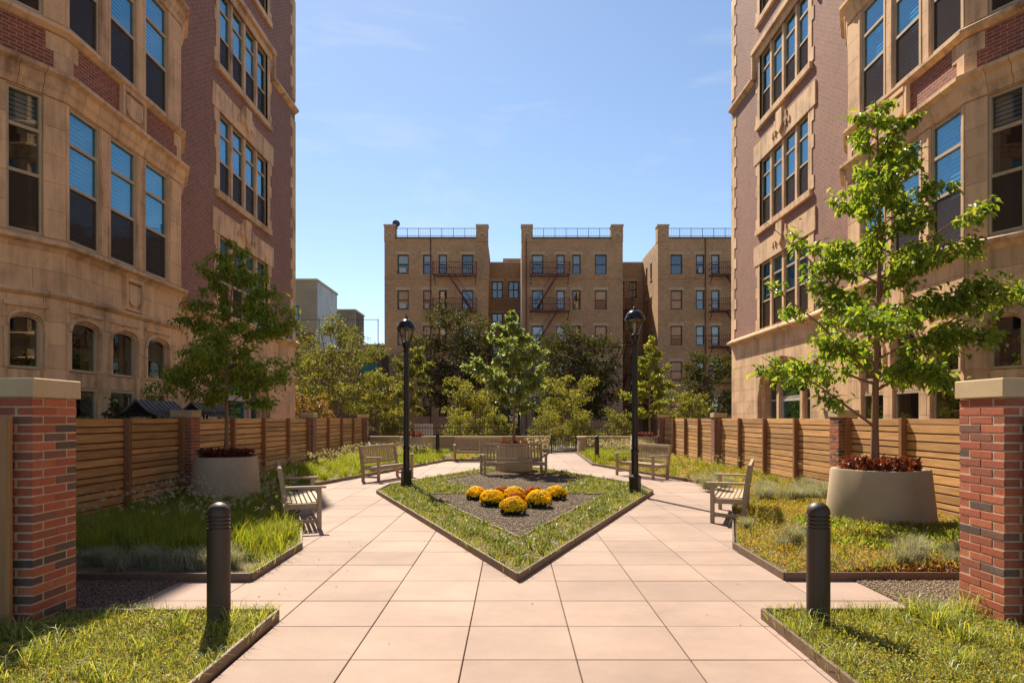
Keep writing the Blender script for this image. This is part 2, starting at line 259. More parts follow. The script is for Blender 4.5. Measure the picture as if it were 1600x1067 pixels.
# ------------------------------------------------------------------ mesh helpers
WL = {}                                                     # world offset of each unrotated root
class MB:
    def __init__(s): s.v = []; s.f = []
    def poly(s, pts):
        b = len(s.v); s.v += [tuple(p) for p in pts]; s.f.append(tuple(range(b, b + len(pts))))
    def hexa(s, p):                                         # 8 corners: bottom 4, top 4
        b = len(s.v); s.v += [tuple(q) for q in p]
        s.f += [tuple(b + i for i in q) for q in ((3, 2, 1, 0), (4, 5, 6, 7), (0, 1, 5, 4), (1, 2, 6, 5), (2, 3, 7, 6), (3, 0, 4, 7))]
        return s
    def box(s, x0, x1, y0, y1, z0, z1):
        return s.hexa([(x0, y0, z0), (x1, y0, z0), (x1, y1, z0), (x0, y1, z0), (x0, y0, z1), (x1, y0, z1), (x1, y1, z1), (x0, y1, z1)])
    def bar(s, a, b, w, h):                                 # square bar from a to b
        a = Vector(a); b = Vector(b); d = (b - a).normalized()
        up = Vector((0, 0, 1)) if abs(d.z) < 0.95 else Vector((0, 1, 0))
        r = d.cross(up).normalized() * w / 2; u = r.cross(d).normalized() * h / 2
        return s.hexa([a - r - u, a + r - u, b + r - u, b - r - u, a - r + u, a + r + u, b + r + u, b - r + u])
    def lathe(s, prof, n=24, c=(0, 0), sq=2.0, ry=1.0):
        """revolve (radius, z); sq above 2 squares the circle"""
        b = len(s.v)
        for r, z in prof:
            for i in range(n):
                a = 2 * math.pi * (i + 0.5) / n; ca, sa = math.cos(a), math.sin(a)
                k = (abs(ca) ** sq + abs(sa) ** sq) ** (-1 / sq)
                s.v.append((c[0] + r * k * ca, c[1] + r * k * sa * ry, z))
        for j in range(len(prof) - 1):
            for i in range(n):
                i2 = (i + 1) % n
                s.f.append((b + j * n + i, b + j * n + i2, b + (j + 1) * n + i2, b + (j + 1) * n + i))
        s.f.append(tuple(b + i for i in range(n))[::-1]); s.f.append(tuple(b + (len(prof) - 1) * n + i for i in range(n)))
        return s
    def tube(s, pts, rad, n=6):
        b = len(s.v); pts = [Vector(p) for p in pts]
        for j, p in enumerate(pts):
            d = (pts[min(j + 1, len(pts) - 1)] - pts[max(j - 1, 0)]).normalized()
            up = Vector((0.3, 1, 0.1)) if abs(d.z) > 0.7 else Vector((0, 0, 1))
            r = d.cross(up).normalized(); u = r.cross(d)
            rr = rad[j] if isinstance(rad, (list, tuple)) else rad
            for i in range(n):
                a = 2 * math.pi * i / n; s.v.append(tuple(p + r * rr * math.cos(a) + u * rr * math.sin(a)))
        for j in range(len(pts) - 1):
            for i in range(n):
                i2 = (i + 1) % n; s.f.append((b + j * n + i, b + j * n + i2, b + (j + 1) * n + i2, b + (j + 1) * n + i))
        s.f.append(tuple(b + i for i in range(n))[::-1]); s.f.append(tuple(b + (len(pts) - 1) * n + i for i in range(n)))
        return s
    def mesh(s, name, smooth=None, bevel=0):
        me = bpy.data.meshes.new(name); me.from_pydata(s.v, [], s.f)
        if bevel:
            bm = bmesh.new(); bm.from_mesh(me); bmesh.ops.recalc_face_normals(bm, faces=bm.faces)
            bmesh.ops.bevel(bm, geom=list(bm.edges), offset=bevel, segments=1, affect='EDGES', profile=0.5); bm.to_mesh(me); bm.free()
        if smooth is not None:
            me.polygons.foreach_set('use_smooth', [True] * len(me.polygons)); me.set_sharp_from_angle(angle=R(smooth))
        me.update()
        return me
def make(name, me, mat, parent=None, loc=None, rot=None, world=True):
    """link a mesh as one object; world=True: its vertices are in world coordinates"""
    o = bpy.data.objects.new(name, me); col.objects.link(o)
    if me is not None and not me.materials: me.materials.append(MATS[mat])
    if parent is not None: o.parent = parent
    if loc is not None: o.location = loc
    elif world and parent is not None:
        w = WL.get(parent, Vector((0, 0, 0))); o.location = -w
    if rot is not None: o.rotation_euler = rot
    WL[o] = (WL.get(parent, Vector((0, 0, 0))) if parent is not None else Vector((0, 0, 0))) + Vector(o.location)
    return o
def put(mb, name, mat, parent=None, smooth=None, bevel=0, **kw): return make(name, mb.mesh(name, smooth, bevel), mat, parent, **kw)
def root(name, loc, label, cat, group=None, rz=0):
    o = bpy.data.objects.new(name, None); col.objects.link(o); o.location = loc; o.rotation_euler = (0, 0, rz); o.empty_display_size = 0.3
    WL[o] = Vector(loc); return tag(o, label, cat, group)
def tag(o, label=None, cat=None, group=None, kind=None):
    if label: o['label'] = label
    if cat: o['category'] = cat
    if group: o['group'] = group
    if kind: o['kind'] = kind
    return o
def copy_tree(o, parent=None):
    c = o.copy(); col.objects.link(c)
    if parent is not None: c.parent = parent
    for ch in [x for x in bpy.data.objects if x.parent == o]: copy_tree(ch, c)
    return c
def tri_mesh(name, V, F, mat):
    """V (n,3), F (m,3) numpy to a mesh"""
    me = bpy.data.meshes.new(name); V = np.ascontiguousarray(V, dtype=np.float32); F = np.ascontiguousarray(F, dtype=np.int32)
    me.vertices.add(len(V)); me.vertices.foreach_set('co', V.ravel())
    me.loops.add(F.size); me.loops.foreach_set('vertex_index', F.ravel())
    me.polygons.add(len(F)); me.polygons.foreach_set('loop_start', np.arange(0, F.size, 3, dtype=np.int32))
    me.update(calc_edges=True); me.materials.append(MATS[mat])
    return me
rng = np.random.default_rng(11)
def unit(v): return v / np.maximum(1e-6, np.linalg.norm(v, axis=1, keepdims=True))
def leaf_arrays(P, axis, nrm, length, width, fold=0.25):
    """P base points; each leaf is a folded diamond of two triangles"""
    n = len(P); side = unit(np.cross(axis, nrm)); up = np.cross(side, axis)
    L_ = length.reshape(-1, 1); W_ = width.reshape(-1, 1)
    mid = P + axis * L_ * 0.45
    V = np.stack([P, mid + side * W_ * 0.5 + up * W_ * fold, P + axis * L_ - up * L_ * 0.12, mid - side * W_ * 0.5 + up * W_ * fold], 1).reshape(-1, 3)
    b = (np.arange(n) * 4).reshape(-1, 1)
    F = np.concatenate([b + np.array([[0, 1, 2]]), b + np.array([[0, 2, 3]])], 1).reshape(-1, 3)
    return V, F
def blade_arrays(P, h, w, lean):
    n = len(P); a = rng.uniform(0, 2 * np.pi, n); d = np.stack([np.cos(a), np.sin(a), np.zeros(n)], 1)
    a2 = rng.uniform(0, 2 * np.pi, n); sd = np.stack([np.cos(a2), np.sin(a2), np.zeros(n)], 1)
    h = h.reshape(-1, 1); w = np.broadcast_to(np.asarray(w, dtype=float).reshape(-1, 1), (n, 1)); lean = lean.reshape(-1, 1); z = np.array([[0, 0, 1.0]])
    mid = P + z * h * 0.62 * (1 - 0.12 * lean) + d * h * lean * 0.28
    tip = P + z * h * (1 - 0.45 * lean) + d * h * lean * 0.85
    V = np.stack([P - sd * w / 2, P + sd * w / 2, mid + sd * w * 0.42, mid - sd * w * 0.42, tip], 1).reshape(-1, 3)
    b = (np.arange(n) * 5).reshape(-1, 1)
    F = np.concatenate([b + np.array([[0, 1, 2]]), b + np.array([[0, 2, 3]]), b + np.array([[3, 2, 4]])], 1).reshape(-1, 3)
    return V, F
def inside(poly, P):
    x, y = P[:, 0], P[:, 1]; c = np.zeros(len(P), bool); n = len(poly)
    for i in range(n):
        x1, y1 = poly[i]; x2, y2 = poly[(i + 1) % n]
        cond = ((y1 > y) != (y2 > y)); xx = (x2 - x1) * (y - y1) / ((y2 - y1) if y2 != y1 else 1e-9) + x1
        c ^= cond & (x < xx)
    return c
def scatter(poly, n, avoid=()):
    p = np.array(poly); lo, hi = p.min(0), p.max(0); out = np.zeros((0, 2))
    while len(out) < n:
        q = rng.uniform(lo, hi, (n * 2, 2)); k = inside(poly, q)
        for av in avoid: k &= ~inside(av, q)
        out = np.concatenate([out, q[k]])
    return out[:n]
def xyz(P2, z): return np.concatenate([P2, np.full((len(P2), 1), z)], 1)
def stuff(name, V, F, mat, label, cat):
    return tag(make(name, tri_mesh(name, V, F, mat), mat), label, cat, kind='stuff')

# ================================================================== the setting: ground, paving, beds
X0 = 0.06                                                    # the courtyard's axis
g = MB(); g.poly([(-400, -60, -0.06), (400, -60, -0.06), (400, 700, -0.06), (-400, 700, -0.06)])
tag(put(g, 'ground', 'ground'), 'bare brown earth under and beyond the courtyard', 'ground', kind='structure')
DIAMOND = [(X0, 7.1), (3.08, 15.4), (3.05, 16.9), (X0, 24.3), (-2.93, 16.9), (-2.96, 15.4)]
LEFT = [(-2.64, 7.12), (-2.66, 8.9), (-4.95, 16.3), (-2.5, 26.9), (1.0, 26.9), (1.7, 33.3), (-6.88, 33.3), (-6.88, 7.12)]
RIGHT = [(2.77, 7.15), (2.80, 8.9), (5.1, 16.3), (2.8, 24.5), (3.0, 33.3), (6.98, 33.3), (6.98, 7.15)]
LAWN_L = [(-1.9, 2.2), (-1.92, 5.78), (-6.88, 5.78), (-6.88, 2.2)]
LAWN_R = [(2.03, 2.2), (2.06, 5.8), (6.98, 5.8), (6.98, 2.2)]
GRAV_L = [(-3.36, 5.80), (-3.36, 7.1), (-6.88, 7.1), (-6.88, 5.80)]
GRAV_R = [(3.46, 5.82), (3.46, 7.13), (6.98, 7.13), (6.98, 5.82)]
pave = MB(); pave.poly([(-7, 1.5, -0.035), (7.1, 1.5, -0.035), (7.1, 34, -0.035), (-7, 34, -0.035)])
pavement = tag(put(pave, 'pavement', 'joint'), 'paved courtyard path of square pink tan slabs', 'paving', kind='structure')
PW = 0.777; pav_mesh = {}
def paver_mesh(k):
    if k not in pav_mesh:
        m = MB(); g_ = 0.0045; m.box(-PW / 2 + g_, PW / 2 - g_, -PW / 2 + g_, PW / 2 - g_, -0.05, 0); pav_mesh[k] = m.mesh('paver', bevel=0.003); pav_mesh[k].materials.append(MATS['paver'])
    return pav_mesh[k]
cells = []
for i in range(-8, 10):
    for j in range(-4, 38):
        cx = -0.334 + PW * (i + 0.5); cy = 4.81 + PW * (j + 0.5)
        if cy > 33.4 or abs(cx) > 6.9: continue
        pts = np.array([(cx + a * PW * 0.46, cy + b * PW * 0.46) for a in (-1, 0, 1) for b in (-1, 0, 1)])
        hid = np.zeros(9, bool)
        for pl in (DIAMOND, LEFT, RIGHT, LAWN_L, LAWN_R, GRAV_L, GRAV_R): hid |= inside(pl, pts)
        if not hid.all(): cells.append((cy, cx))
cells.sort()
rest = MB()
for k, (cy, cx) in enumerate(cells):
    if k < 300: make('paver', paver_mesh(0), 'paver', pavement, loc=(cx, cy, random.uniform(-0.0012, 0.0012)), rot=(random.uniform(-0.001, 0.001), random.uniform(-0.001, 0.001), 0))
    else: rest.box(cx - PW / 2 + 0.004, cx + PW / 2 - 0.004, cy - PW / 2 + 0.004, cy + PW / 2 - 0.004, -0.05, 0)
if rest.v: put(rest, 'far_pavers', 'paver', pavement)['kind'] = 'stuff'
def bed(name, poly, label, cat, top=0.045, mat='soil', edge=0.085, skip=()):
    m = MB(); n = len(poly)
    m.poly([(x, y, top) for x, y in poly])
    for i in range(n):
        a, b = poly[i], poly[(i + 1) % n]; m.poly([(a[0], a[1], -0.05), (b[0], b[1], -0.05), (b[0], b[1], top), (a[0], a[1], top)])
    o = tag(put(m, name, mat), label, cat, kind='structure')
    for i in range(n):
        if i in skip: continue
        a = Vector(poly[i]).to_3d(); b = Vector(poly[(i + 1) % n]).to_3d(); L = (b - a).length; k = max(1, round(L / 2.4)); d = (b - a) / k
        for q in range(k):
            p = a + d * q; r = a + d * (q + 1); e = d.normalized() * 0.003
            mm = MB(); mm.bar(p + e + Vector((0, 0, edge / 2 - 0.01)), r - e + Vector((0, 0, edge / 2 - 0.01)), 0.026, edge + 0.02 + random.uniform(-.004, .004)); put(mm, 'edging_board', 'edging', o, bevel=0.003)
    return o
bed('planting_bed', DIAMOND, 'diamond-shaped island bed with brown edging in the middle of the path', 'planting bed')
bed('planting_bed', LEFT, 'long planting bed with brown edging along the shaded left fence', 'planting bed', skip=(5, 6))
bed('planting_bed', RIGHT, 'long planting bed with brown edging along the sunny right fence', 'planting bed', skip=(4, 5))
bed('lawn_bed', LAWN_L, 'front left grass bed with brown edging around the bollard', 'planting bed', skip=(2, 3))
bed('lawn_bed', LAWN_R, 'front right grass bed with brown edging around the bollard', 'planting bed', skip=(2, 3))
GRAVEL = [(0.10, 9.3), (1.90, 14.6), (1.05, 14.8), (1.02, 16.1), (1.85, 18.0), (0.75, 21.0), (0.06, 22.6), (-0.63, 21.0), (-1.75, 18.0), (-0.93, 16.1), (-0.95, 14.8), (-1.80, 14.6)]
bed('gravel_patch', GRAVEL, 'dark gravel mulch in the middle of the diamond bed', 'gravel', top=0.055, mat='gravel', edge=0.085)
bed('gravel_strip', GRAV_L, 'shaded dark gravel strip between the left brick pillar and planting bed', 'gravel', top=0.012, mat='gravel', skip=(0, 1, 2, 3))
bed('gravel_strip', GRAV_R, 'sunlit grey gravel strip between the right brick pillar and planting bed', 'gravel', top=0.012, mat='gravel', skip=(0, 1, 2, 3))
def pebbles(poly, n, z, lo, hi, label):
    P = xyz(scatter(poly, n), z); s = rng.uniform(lo, hi, (n, 1, 1)); base = np.array([[1, 0, 0], [-.5, .86, 0], [-.5, -.86, 0], [0.1, 0, .75], [0, 0, -.6]])
    a = rng.uniform(0, 6.28, n); ca, sa = np.cos(a), np.sin(a); B = np.repeat(base[None], n, 0) * s * rng.uniform(.7, 1.3, (n, 1, 3))
    x = B[:, :, 0] * ca[:, None] - B[:, :, 1] * sa[:, None]; y = B[:, :, 0] * sa[:, None] + B[:, :, 1] * ca[:, None]
    V = (np.stack([x, y, B[:, :, 2]], 2) + P[:, None, :]).reshape(-1, 3)
    b = (np.arange(n) * 5).reshape(-1, 1, 1); F = (b + np.array([[0, 1, 3], [1, 2, 3], [2, 0, 3], [1, 0, 4], [2, 1, 4], [0, 2, 4]])[None]).reshape(-1, 3)
    stuff('loose_gravel', V, F, 'pebble', label, 'gravel')
pebbles(GRAVEL, 26000, 0.058, 0.010, 0.022, 'loose brown grey stones around the yellow flowers')
pebbles([(-3.36, 5.8), (-3.36, 7.1), (-5.6, 7.1), (-5.6, 5.8)], 9000, 0.014, 0.009, 0.017, 'loose dark stones in the shade by the left brick pillar')
pebbles([(3.46, 5.82), (3.46, 7.13), (5.7, 7.13), (5.7, 5.82)], 9000, 0.014, 0.009, 0.017, 'loose grey stones in the sun by the right brick pillar')

# ================================================================== facade helpers
class Frame:
    """facade frame: u along the wall, z up, n out of the wall"""
    def __init__(s, o, u, n): s.o = Vector(o); s.u = Vector(u).normalized(); s.n = Vector(n).normalized()
    def P(s, u, z, n):
        q = s.o + s.u * u + s.n * n; return (q.x, q.y, z)
    def box(s, mb, u0, u1, z0, z1, n0, n1):
        P = s.P; return mb.hexa([P(u0, z0, n0), P(u1, z0, n0), P(u1, z0, n1), P(u0, z0, n1), P(u0, z1, n0), P(u1, z1, n0), P(u1, z1, n1), P(u0, z1, n1)])
    def prism(s, mb, pts, n0, n1):                            # polygon in (u, z) extruded along n
        k = len(pts); b = len(mb.v); mb.v += [s.P(u, z, n1) for u, z in pts] + [s.P(u, z, n0) for u, z in pts]
        mb.f.append(tuple(b + i for i in range(k))); mb.f.append(tuple(b + k + i for i in range(k))[::-1])
        for i in range(k): j = (i + 1) % k; mb.f.append((b + i, b + k + i, b + k + j, b + j))
        return mb
def rect_cells(u0, u1, z0, z1, ops):
    us = sorted({u0, u1, *[min(max(v, u0), u1) for o in ops for v in o[:2]]}); zs = sorted({z0, z1, *[min(max(v, z0), z1) for o in ops for v in o[2:4]]})
    for i in range(len(us) - 1):
        run = None
        for j in range(len(zs) - 1):
            cu, cz = (us[i] + us[i + 1]) / 2, (zs[j] + zs[j + 1]) / 2
            if any(o[0] < cu < o[1] and o[2] < cz < o[3] for o in ops):
                if run: yield (us[i], us[i + 1], run[0], run[1]); run = None
            else: run = (run[0], zs[j + 1]) if run else (zs[j], zs[j + 1])
        if run: yield (us[i], us[i + 1], run[0], run[1])
def wall(F, name, mat, parent, u0, u1, z0, z1, ops=(), n1=0.0, n0=-0.4):
    m = MB()
    for c in rect_cells(u0, u1, z0, z1, list(ops)): F.box(m, *c, n0, n1)
    return put(m, name, mat, parent)
def ashlar(F, parent, u0, u1, z0, z1, ops=(), course=0.42, blen=0.95, n1=0.012, mat='limestone', name='ashlar_block', seed=0):
    k = max(1, round((z1 - z0) / course)); ch = (z1 - z0) / k; rr = random.Random(seed)
    for j in range(k):
        a, b = z0 + j * ch, z0 + (j + 1) * ch; u = u0 - (0 if j % 2 else blen * 0.5)
        while u < u1 - 0.02:
            w = blen * rr.uniform(0.9, 1.1); p, q = max(u, u0), min(u + w, u1); u += w
            if q - p < 0.05: continue
            for c in rect_cells(p, q, a, b, list(ops)):
                if c[1] - c[0] < 0.03 or c[3] - c[2] < 0.03: continue
                m = MB(); e = 0.004; F.box(m, c[0] + e, c[1] - e, c[2] + e, c[3] - e, -0.03, n1 + rr.uniform(-.002, .003)); put(m, name, mat, parent)
def tudor(t, rise): t = min(1, abs(t)); return rise * ((1 - t ** 4.5) ** 0.5 * 0.78 + 0.22 * (1 - t))
def arch_head(F, mb, u0, u1, zs, ztop, rise, n0, n1, inset=0.0, K=18):
    """solid above a Tudor arch curve, within the rectangle u0..u1, zs..ztop"""
    a, b = u0 + inset, u1 - inset; c, h = (a + b) / 2, (b - a) / 2
    us = [a + (b - a) * i / K for i in range(K + 1)]
    if inset > 0:
        F.box(mb, u0, a, zs, ztop, n0, n1); F.box(mb, b, u1, zs, ztop, n0, n1)
    for i in range(K):
        p, q = us[i], us[i + 1]; zp, zq = zs + tudor((p - c) / h, rise), zs + tudor((q - c) / h, rise)
        F.prism(mb, [(p, zp), (q, zq), (q, ztop), (p, ztop)], n0, n1)
def sweep(path, s, prof, name, mat, parent, step=0.6, gap=0.006):
    """moulding along a polyline (near to far); s=-1 for the left building; cut into stones"""
    P = [Vector(p) for p in path]; dirs = [(P[i + 1] - P[i]).normalized() for i in range(len(P) - 1)]
    nr = [Vector((-s * d.y, s * d.x)) for d in dirs]
    items = []                                               # (point, mitre normal, is_corner)
    for i, d in enumerate(dirs):
        L = (P[i + 1] - P[i]).length; k = max(1, round(L / step))
        items.append((P[i], i, 'corner' if i > 0 else 'end'))
        for q in range(1, k): items.append((P[i] + d * L * q / k, i, 'cut'))
    items.append((P[-1], len(dirs) - 1, 'end'))
    def ring(pt, mn): return [(pt.x + mn.x * n, pt.y + mn.y * n, z) for n, z in prof]
    pieces = [[]]
    for idx, (pt, i, kind) in enumerate(items):
        if kind == 'corner':
            mm = (nr[i - 1] + nr[i]); mm = mm / mm.length; mm = mm / mm.dot(nr[i]); pieces[-1].append((pt, mm, 0))
        elif kind == 'cut':
            pieces[-1].append((pt - dirs[i] * gap / 2, nr[i], 0)); pieces.append([(pt + dirs[i] * gap / 2, nr[i], 0)])
        else: pieces[-1].append((pt, nr[i], 0))
    for pc in pieces:
        if len(pc) < 2: continue
        m = MB(); k = len(prof)
        for pt, mn, _ in pc: m.v += ring(pt, mn)
        for j in range(len(pc) - 1):
            for q in range(k):
                r = (q + 1) % k; m.f.append((j * k + q, j * k + r, (j + 1) * k + r, (j + 1) * k + q))
        m.f.append(tuple(range(k))); m.f.append(tuple((len(pc) - 1) * k + q for q in range(k))[::-1])
        put(m, name, mat, parent)
def window(F, parent, u0, u1, z0, z1, inset=0.2, fw=0.055, splits=(0.42, 0.76), frame='cream_frame', blinds=0.0, low_screen=True, glassm='window_glass', blind_mat='blind', arch=None, slats=True):
    """sash window: a frame part with panes, blind and insect screen as its own pieces"""
    m = MB(); n = -inset
    F.box(m, u0, u0 + fw, z0, z1, n - 0.06, n + 0.03); F.box(m, u1 - fw, u1, z0, z1, n - 0.06, n + 0.03)
    a, b = u0 + fw, u1 - fw; F.box(m, a, b, z0, z0 + fw, n - 0.06, n + 0.035); F.box(m, a, b, z1 - fw, z1, n - 0.06, n + 0.03)
    H = z1 - z0; cuts = [z0 + fw] + [z0 + H * t for t in splits] + [z1 - fw]
    for t in cuts[1:-1]: F.box(m, a, b, t - 0.03, t + 0.03, n - 0.05, n + 0.025)
    w = put(m, 'window', frame, parent)
    for i in range(len(cuts) - 1):
        q = MB(); lo = cuts[i] + (0.03 if i else 0); hi = cuts[i + 1] - (0.03 if i < len(cuts) - 2 else 0); F.box(q, a, b, lo, hi, n - 0.022, n - 0.016)
        put(q, 'pane', glassm, w)
        if i == 0 and low_screen:
            q = MB(); F.box(q, a + 0.004, b - 0.004, lo, hi, n + 0.004, n + 0.007); put(q, 'insect_screen', 'insect_screen', w)
    if blinds > 0:
        q = MB(); zb = z1 - fw - blinds * (H - 2 * fw)
        if slats:
            k = int((z1 - fw - zb) / 0.085)
            for j in range(k):
                zz = z1 - fw - (j + 1) * 0.085; P = F.P
                q.poly([P(a, zz, n - 0.085), P(b, zz, n - 0.085), P(b, zz + 0.08, n - 0.115), P(a, zz + 0.08, n - 0.115)])
        else: F.box(q, a, b, zb, z1 - fw, n - 0.1, n - 0.09)
        put(q, 'blind', blind_mat, w)
    return w
def shield(F, parent, uc, z0, z1, w, mat='limestone_trim', n=0.03):
    """carved escutcheon in a moulded square frame"""
    m = MB(); t = 0.09; F.box(m, uc - w / 2, uc - w / 2 + t, z0, z1, -0.02, n + 0.06); F.box(m, uc + w / 2 - t, uc + w / 2, z0, z1, -0.02, n + 0.06)
    F.box(m, uc - w / 2 + t, uc + w / 2 - t, z1 - t, z1, -0.02, n + 0.075); F.box(m, uc - w / 2 + t, uc + w / 2 - t, z0, z0 + t * 0.6, -0.02, n + 0.05); F.box(m, uc - w / 2 + t, uc + w / 2 - t, z0 + t * .6, z1 - t, -0.02, n - 0.012)
    c = put(m, 'carved_panel', mat, parent)
    a, b = w / 2 - t - 0.05, z1 - t - 0.05; lo = z0 + t * 0.6 + 0.05
    pts = [(uc - a, b), (uc - a, lo + (b - lo) * 0.35)] + [(uc - a * math.cos(x), lo + (b - lo) * 0.35 * (1 - math.sin(x))) for x in (0.5, 1.0)] + [(uc, lo)] + [(uc + a * math.cos(x), lo + (b - lo) * 0.35 * (1 - math.sin(x))) for x in (1.0, 0.5)] + [(uc + a, lo + (b - lo) * 0.35), (uc + a, b)]
    m = MB(); F.prism(m, pts, -0.01, n + 0.05); put(m, 'shield', mat, c)

# ================================================================== the two brick and limestone school-like blocks
ROOF = 18.95
def hall(s, label):
    left = s < 0
    b = root('brick_building', (X0 + s * 13, 20, 0), label, 'building')
    FL = Frame((X0 + s * 9, 0), (0, 1), (-s, 0))                     # flat wing: u is the depth y
    FA = Frame((X0 + s * 8.4, 0), (0, 1), (-s, 0))                   # bay front
    ca, cb = Vector((X0 + s * 8.4, 13.15)), Vector((X0 + s * 9.75, 10.48))
    d = (cb - ca).normalized(); FB = Frame(ca, d, (-s * abs(d.y), -abs(d.x)))          # near cant: u runs toward the camera
    cc, cd = Vector((X0 + s * 8.4, 17.72)), Vector((X0 + s * 9.02, 18.95))
    d2 = (cd - cc).normalized(); FC = Frame(cc, d2, (-s * d2.y, s * d2.x * -1 * -1))
    FC.n = Vector((-s * abs(d2.y), abs(d2.x))).normalized()
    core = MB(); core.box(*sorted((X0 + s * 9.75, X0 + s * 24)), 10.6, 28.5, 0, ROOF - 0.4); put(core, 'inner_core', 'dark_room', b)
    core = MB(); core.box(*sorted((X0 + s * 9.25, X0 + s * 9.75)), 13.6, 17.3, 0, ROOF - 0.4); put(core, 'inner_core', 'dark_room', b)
    core = MB(); core.box(*sorted((X0 + s * 10.1, X0 + s * 24)), -2, 10.55, 0, ROOF - 0.4); put(core, 'wall', 'facade_brick', b)
    m = MB(); m.box(*sorted((X0 + s * 9.02, X0 + s * 24.2)), -2.2, 28.98, ROOF - 0.38, ROOF - 0.05); put(m, 'roof', 'roof_tar', b)
    m = MB(); m.box(*sorted((X0 + s * 9.42, X0 + s * 24)), 28.62, 29.0, 0, ROOF - 0.4); put(m, 'wall', 'facade_brick', b)
    # ---- flat wing
    wu0, wu1 = 21.5, 25.72
    rows = [(4.86, 7.25), (8.55, 11.0), (12.4, 14.85), (16.2, 18.6)]
    arch = (21.35, 25.95, 0.0, 3.95)
    ops = [(wu0, wu1, a, z) for a, z in rows]
    wall(FL, 'brick_wall', 'facade_brick', b, 18.9, 29.0, 4.6, ROOF, ops)
    wall(FL, 'stone_base_wall', 'limestone', b, 18.9, 29.0, 0, 4.6, [arch], n1=-0.004)
    ashlar(FL, b, 18.9, 29.0, 0, 4.56, [arch], course=0.46, blen=1.15, seed=3)
    for r, (z0, z1) in enumerate(rows):
        lw = (wu1 - wu0 - 3 * 0.16) / 4
        for i in range(4):
            u = wu0 + i * (lw + 0.16)
            window(FL, b, u, u + lw, z0, z1, inset=0.09, fw=0.045, splits=(0.42, 0.76), blinds=random.choice((0.6, 0.62, 0.98, 0.98, 0.75, 0.45)))
            if i < 3:
                m = MB(); FL.box(m, u + lw, u + lw + 0.16, z0, z1, -0.2, -0.02); put(m, 'mullion', 'limestone_trim', b)
        # sill, lintel slab, keyed jamb stones
        m = MB(); FL.prism(m, [(wu0 - 0.28, z0 - 0.2), (wu1 + 0.28, z0 - 0.2), (wu1 + 0.28, z0), (wu0 - 0.28, z0)], -0.2, 0.10); put(m, 'sill', 'limestone_trim', b)
        if r in (0, 1):
            for q in range(4):
                ua = wu0 - 0.55 + q * (wu1 - wu0 + 1.1) / 4; ub = ua + (wu1 - wu0 + 1.1) / 4
                m = MB(); FL.box(m, ua + 0.003, ub - 0.003, z1 + 0.002, z1 + 0.72, -0.2, 0.045); put(m, 'lintel_stone', 'limestone_trim', b)
            uc = (wu0 + wu1) / 2
            m = MB(); FL.prism(m, [(uc - 0.26, z1 + 0.98), (uc - 0.26, z1 + 0.42), (uc, z1 + 0.2), (uc + 0.26, z1 + 0.42), (uc + 0.26, z1 + 0.98)], 0, 0.13)
            for e in (-1, 1):
                FL.box(m, *sorted((uc + e * 0.28, uc + e * 0.62)), z1 + 0.42, z1 + 0.56, 0.03, 0.09); FL.box(m, *sorted((uc + e * 0.42, uc + e * 0.52)), z1 + 0.28, z1 + 0.78, 0.03, 0.085); FL.box(m, *sorted((uc + e * 0.66, uc + e * 0.78)), z1 + 0.3, z1 + 0.46, 0.03, 0.08)
            put(m, 'carved_crest', 'limestone_trim', b)
        else:
            m = MB(); FL.box(m, wu0 - 0.42, wu1 + 0.42, z1 + 0.002, z1 + 0.26, -0.2, 0.05); put(m, 'lintel_stone', 'limestone_trim', b)
            m = MB(); FL.prism(m, [(wu0 - 0.55, z1 + 0.26), (wu1 + 0.55, z1 + 0.26), (wu1 + 0.55, z1 + 0.44), (wu0 - 0.55, z1 + 0.44)], -0.05, 0.16)
            FL.box(m, wu0 - 0.55, wu0 - 0.43, z1 - 0.62, z1 + 0.258, -0.05, 0.14); FL.box(m, wu1 + 0.43, wu1 + 0.55, z1 - 0.62, z1 + 0.258, -0.05, 0.14); put(m, 'hood_mould', 'limestone_trim', b)
        nb = 6; hh = (z1 - z0) / nb
        for q in range(nb):
            for e, ue in ((-1, wu0), (1, wu1)):
                wd = 0.40 if q in (0, 3, nb - 1) else 0.26
                m = MB(); FL.box(m, *sorted((ue, ue + e * wd)), z0 + q * hh + 0.003, z0 + (q + 1) * hh - 0.003, -0.2, 0.022); put(m, 'jamb_stone', 'limestone_trim', b)
    for j in range(35):
        z = 4.82 + j * 0.41; w = 0.62 if j % 2 else 0.38
        if z + 0.41 > ROOF: break
        if 14.0 < z + 0.2 < 14.55: continue
        m = MB(); FL.box(m, 29.0 - w, 29.025, z + 0.003, z + 0.407, -0.5, 0.022); put(m, 'quoin_block', 'limestone_trim', b)
    prof = [(-0.02, 4.52), (0.05, 4.55), (0.08, 4.60), (0.22, 4.66), (0.22, 4.72), (0.02, 4.84), (-0.02, 4.84)]
    sweep([(X0 + s * 9, 18.95), (X0 + s * 9, 29.02)], s, prof, 'cornice_stone', 'limestone_trim', b, 1.15)
    prof = [(-0.02, 14.12), (0.03, 14.15), (0.16, 14.24), (0.16, 14.32), (-0.02, 14.42)]
    sweep([(X0 + s * 9, 26.3), (X0 + s * 9, 29.02)], s, prof, 'string_course', 'limestone_trim', b, 1.2)
    # entrance arch: stepped mouldings, stone mullions, glazing
    u0, u1 = arch[0], arch[1]
    for inset, n0, n1 in ((0.0, -0.10, 0.012), (0.16, -0.22, -0.10), (0.30, -0.36, -0.22)):
        m = MB(); arch_head(FL, m, u0, u1, 2.35, 3.95, 1.40 - inset * 0.8, n0, n1, inset)
        if inset > 0: FL.box(m, u0, u0 + inset, 0, 2.35, n0, n1); FL.box(m, u1 - inset, u1, 0, 2.35, n0, n1)
        put(m, 'arch_moulding', 'limestone_trim', b)
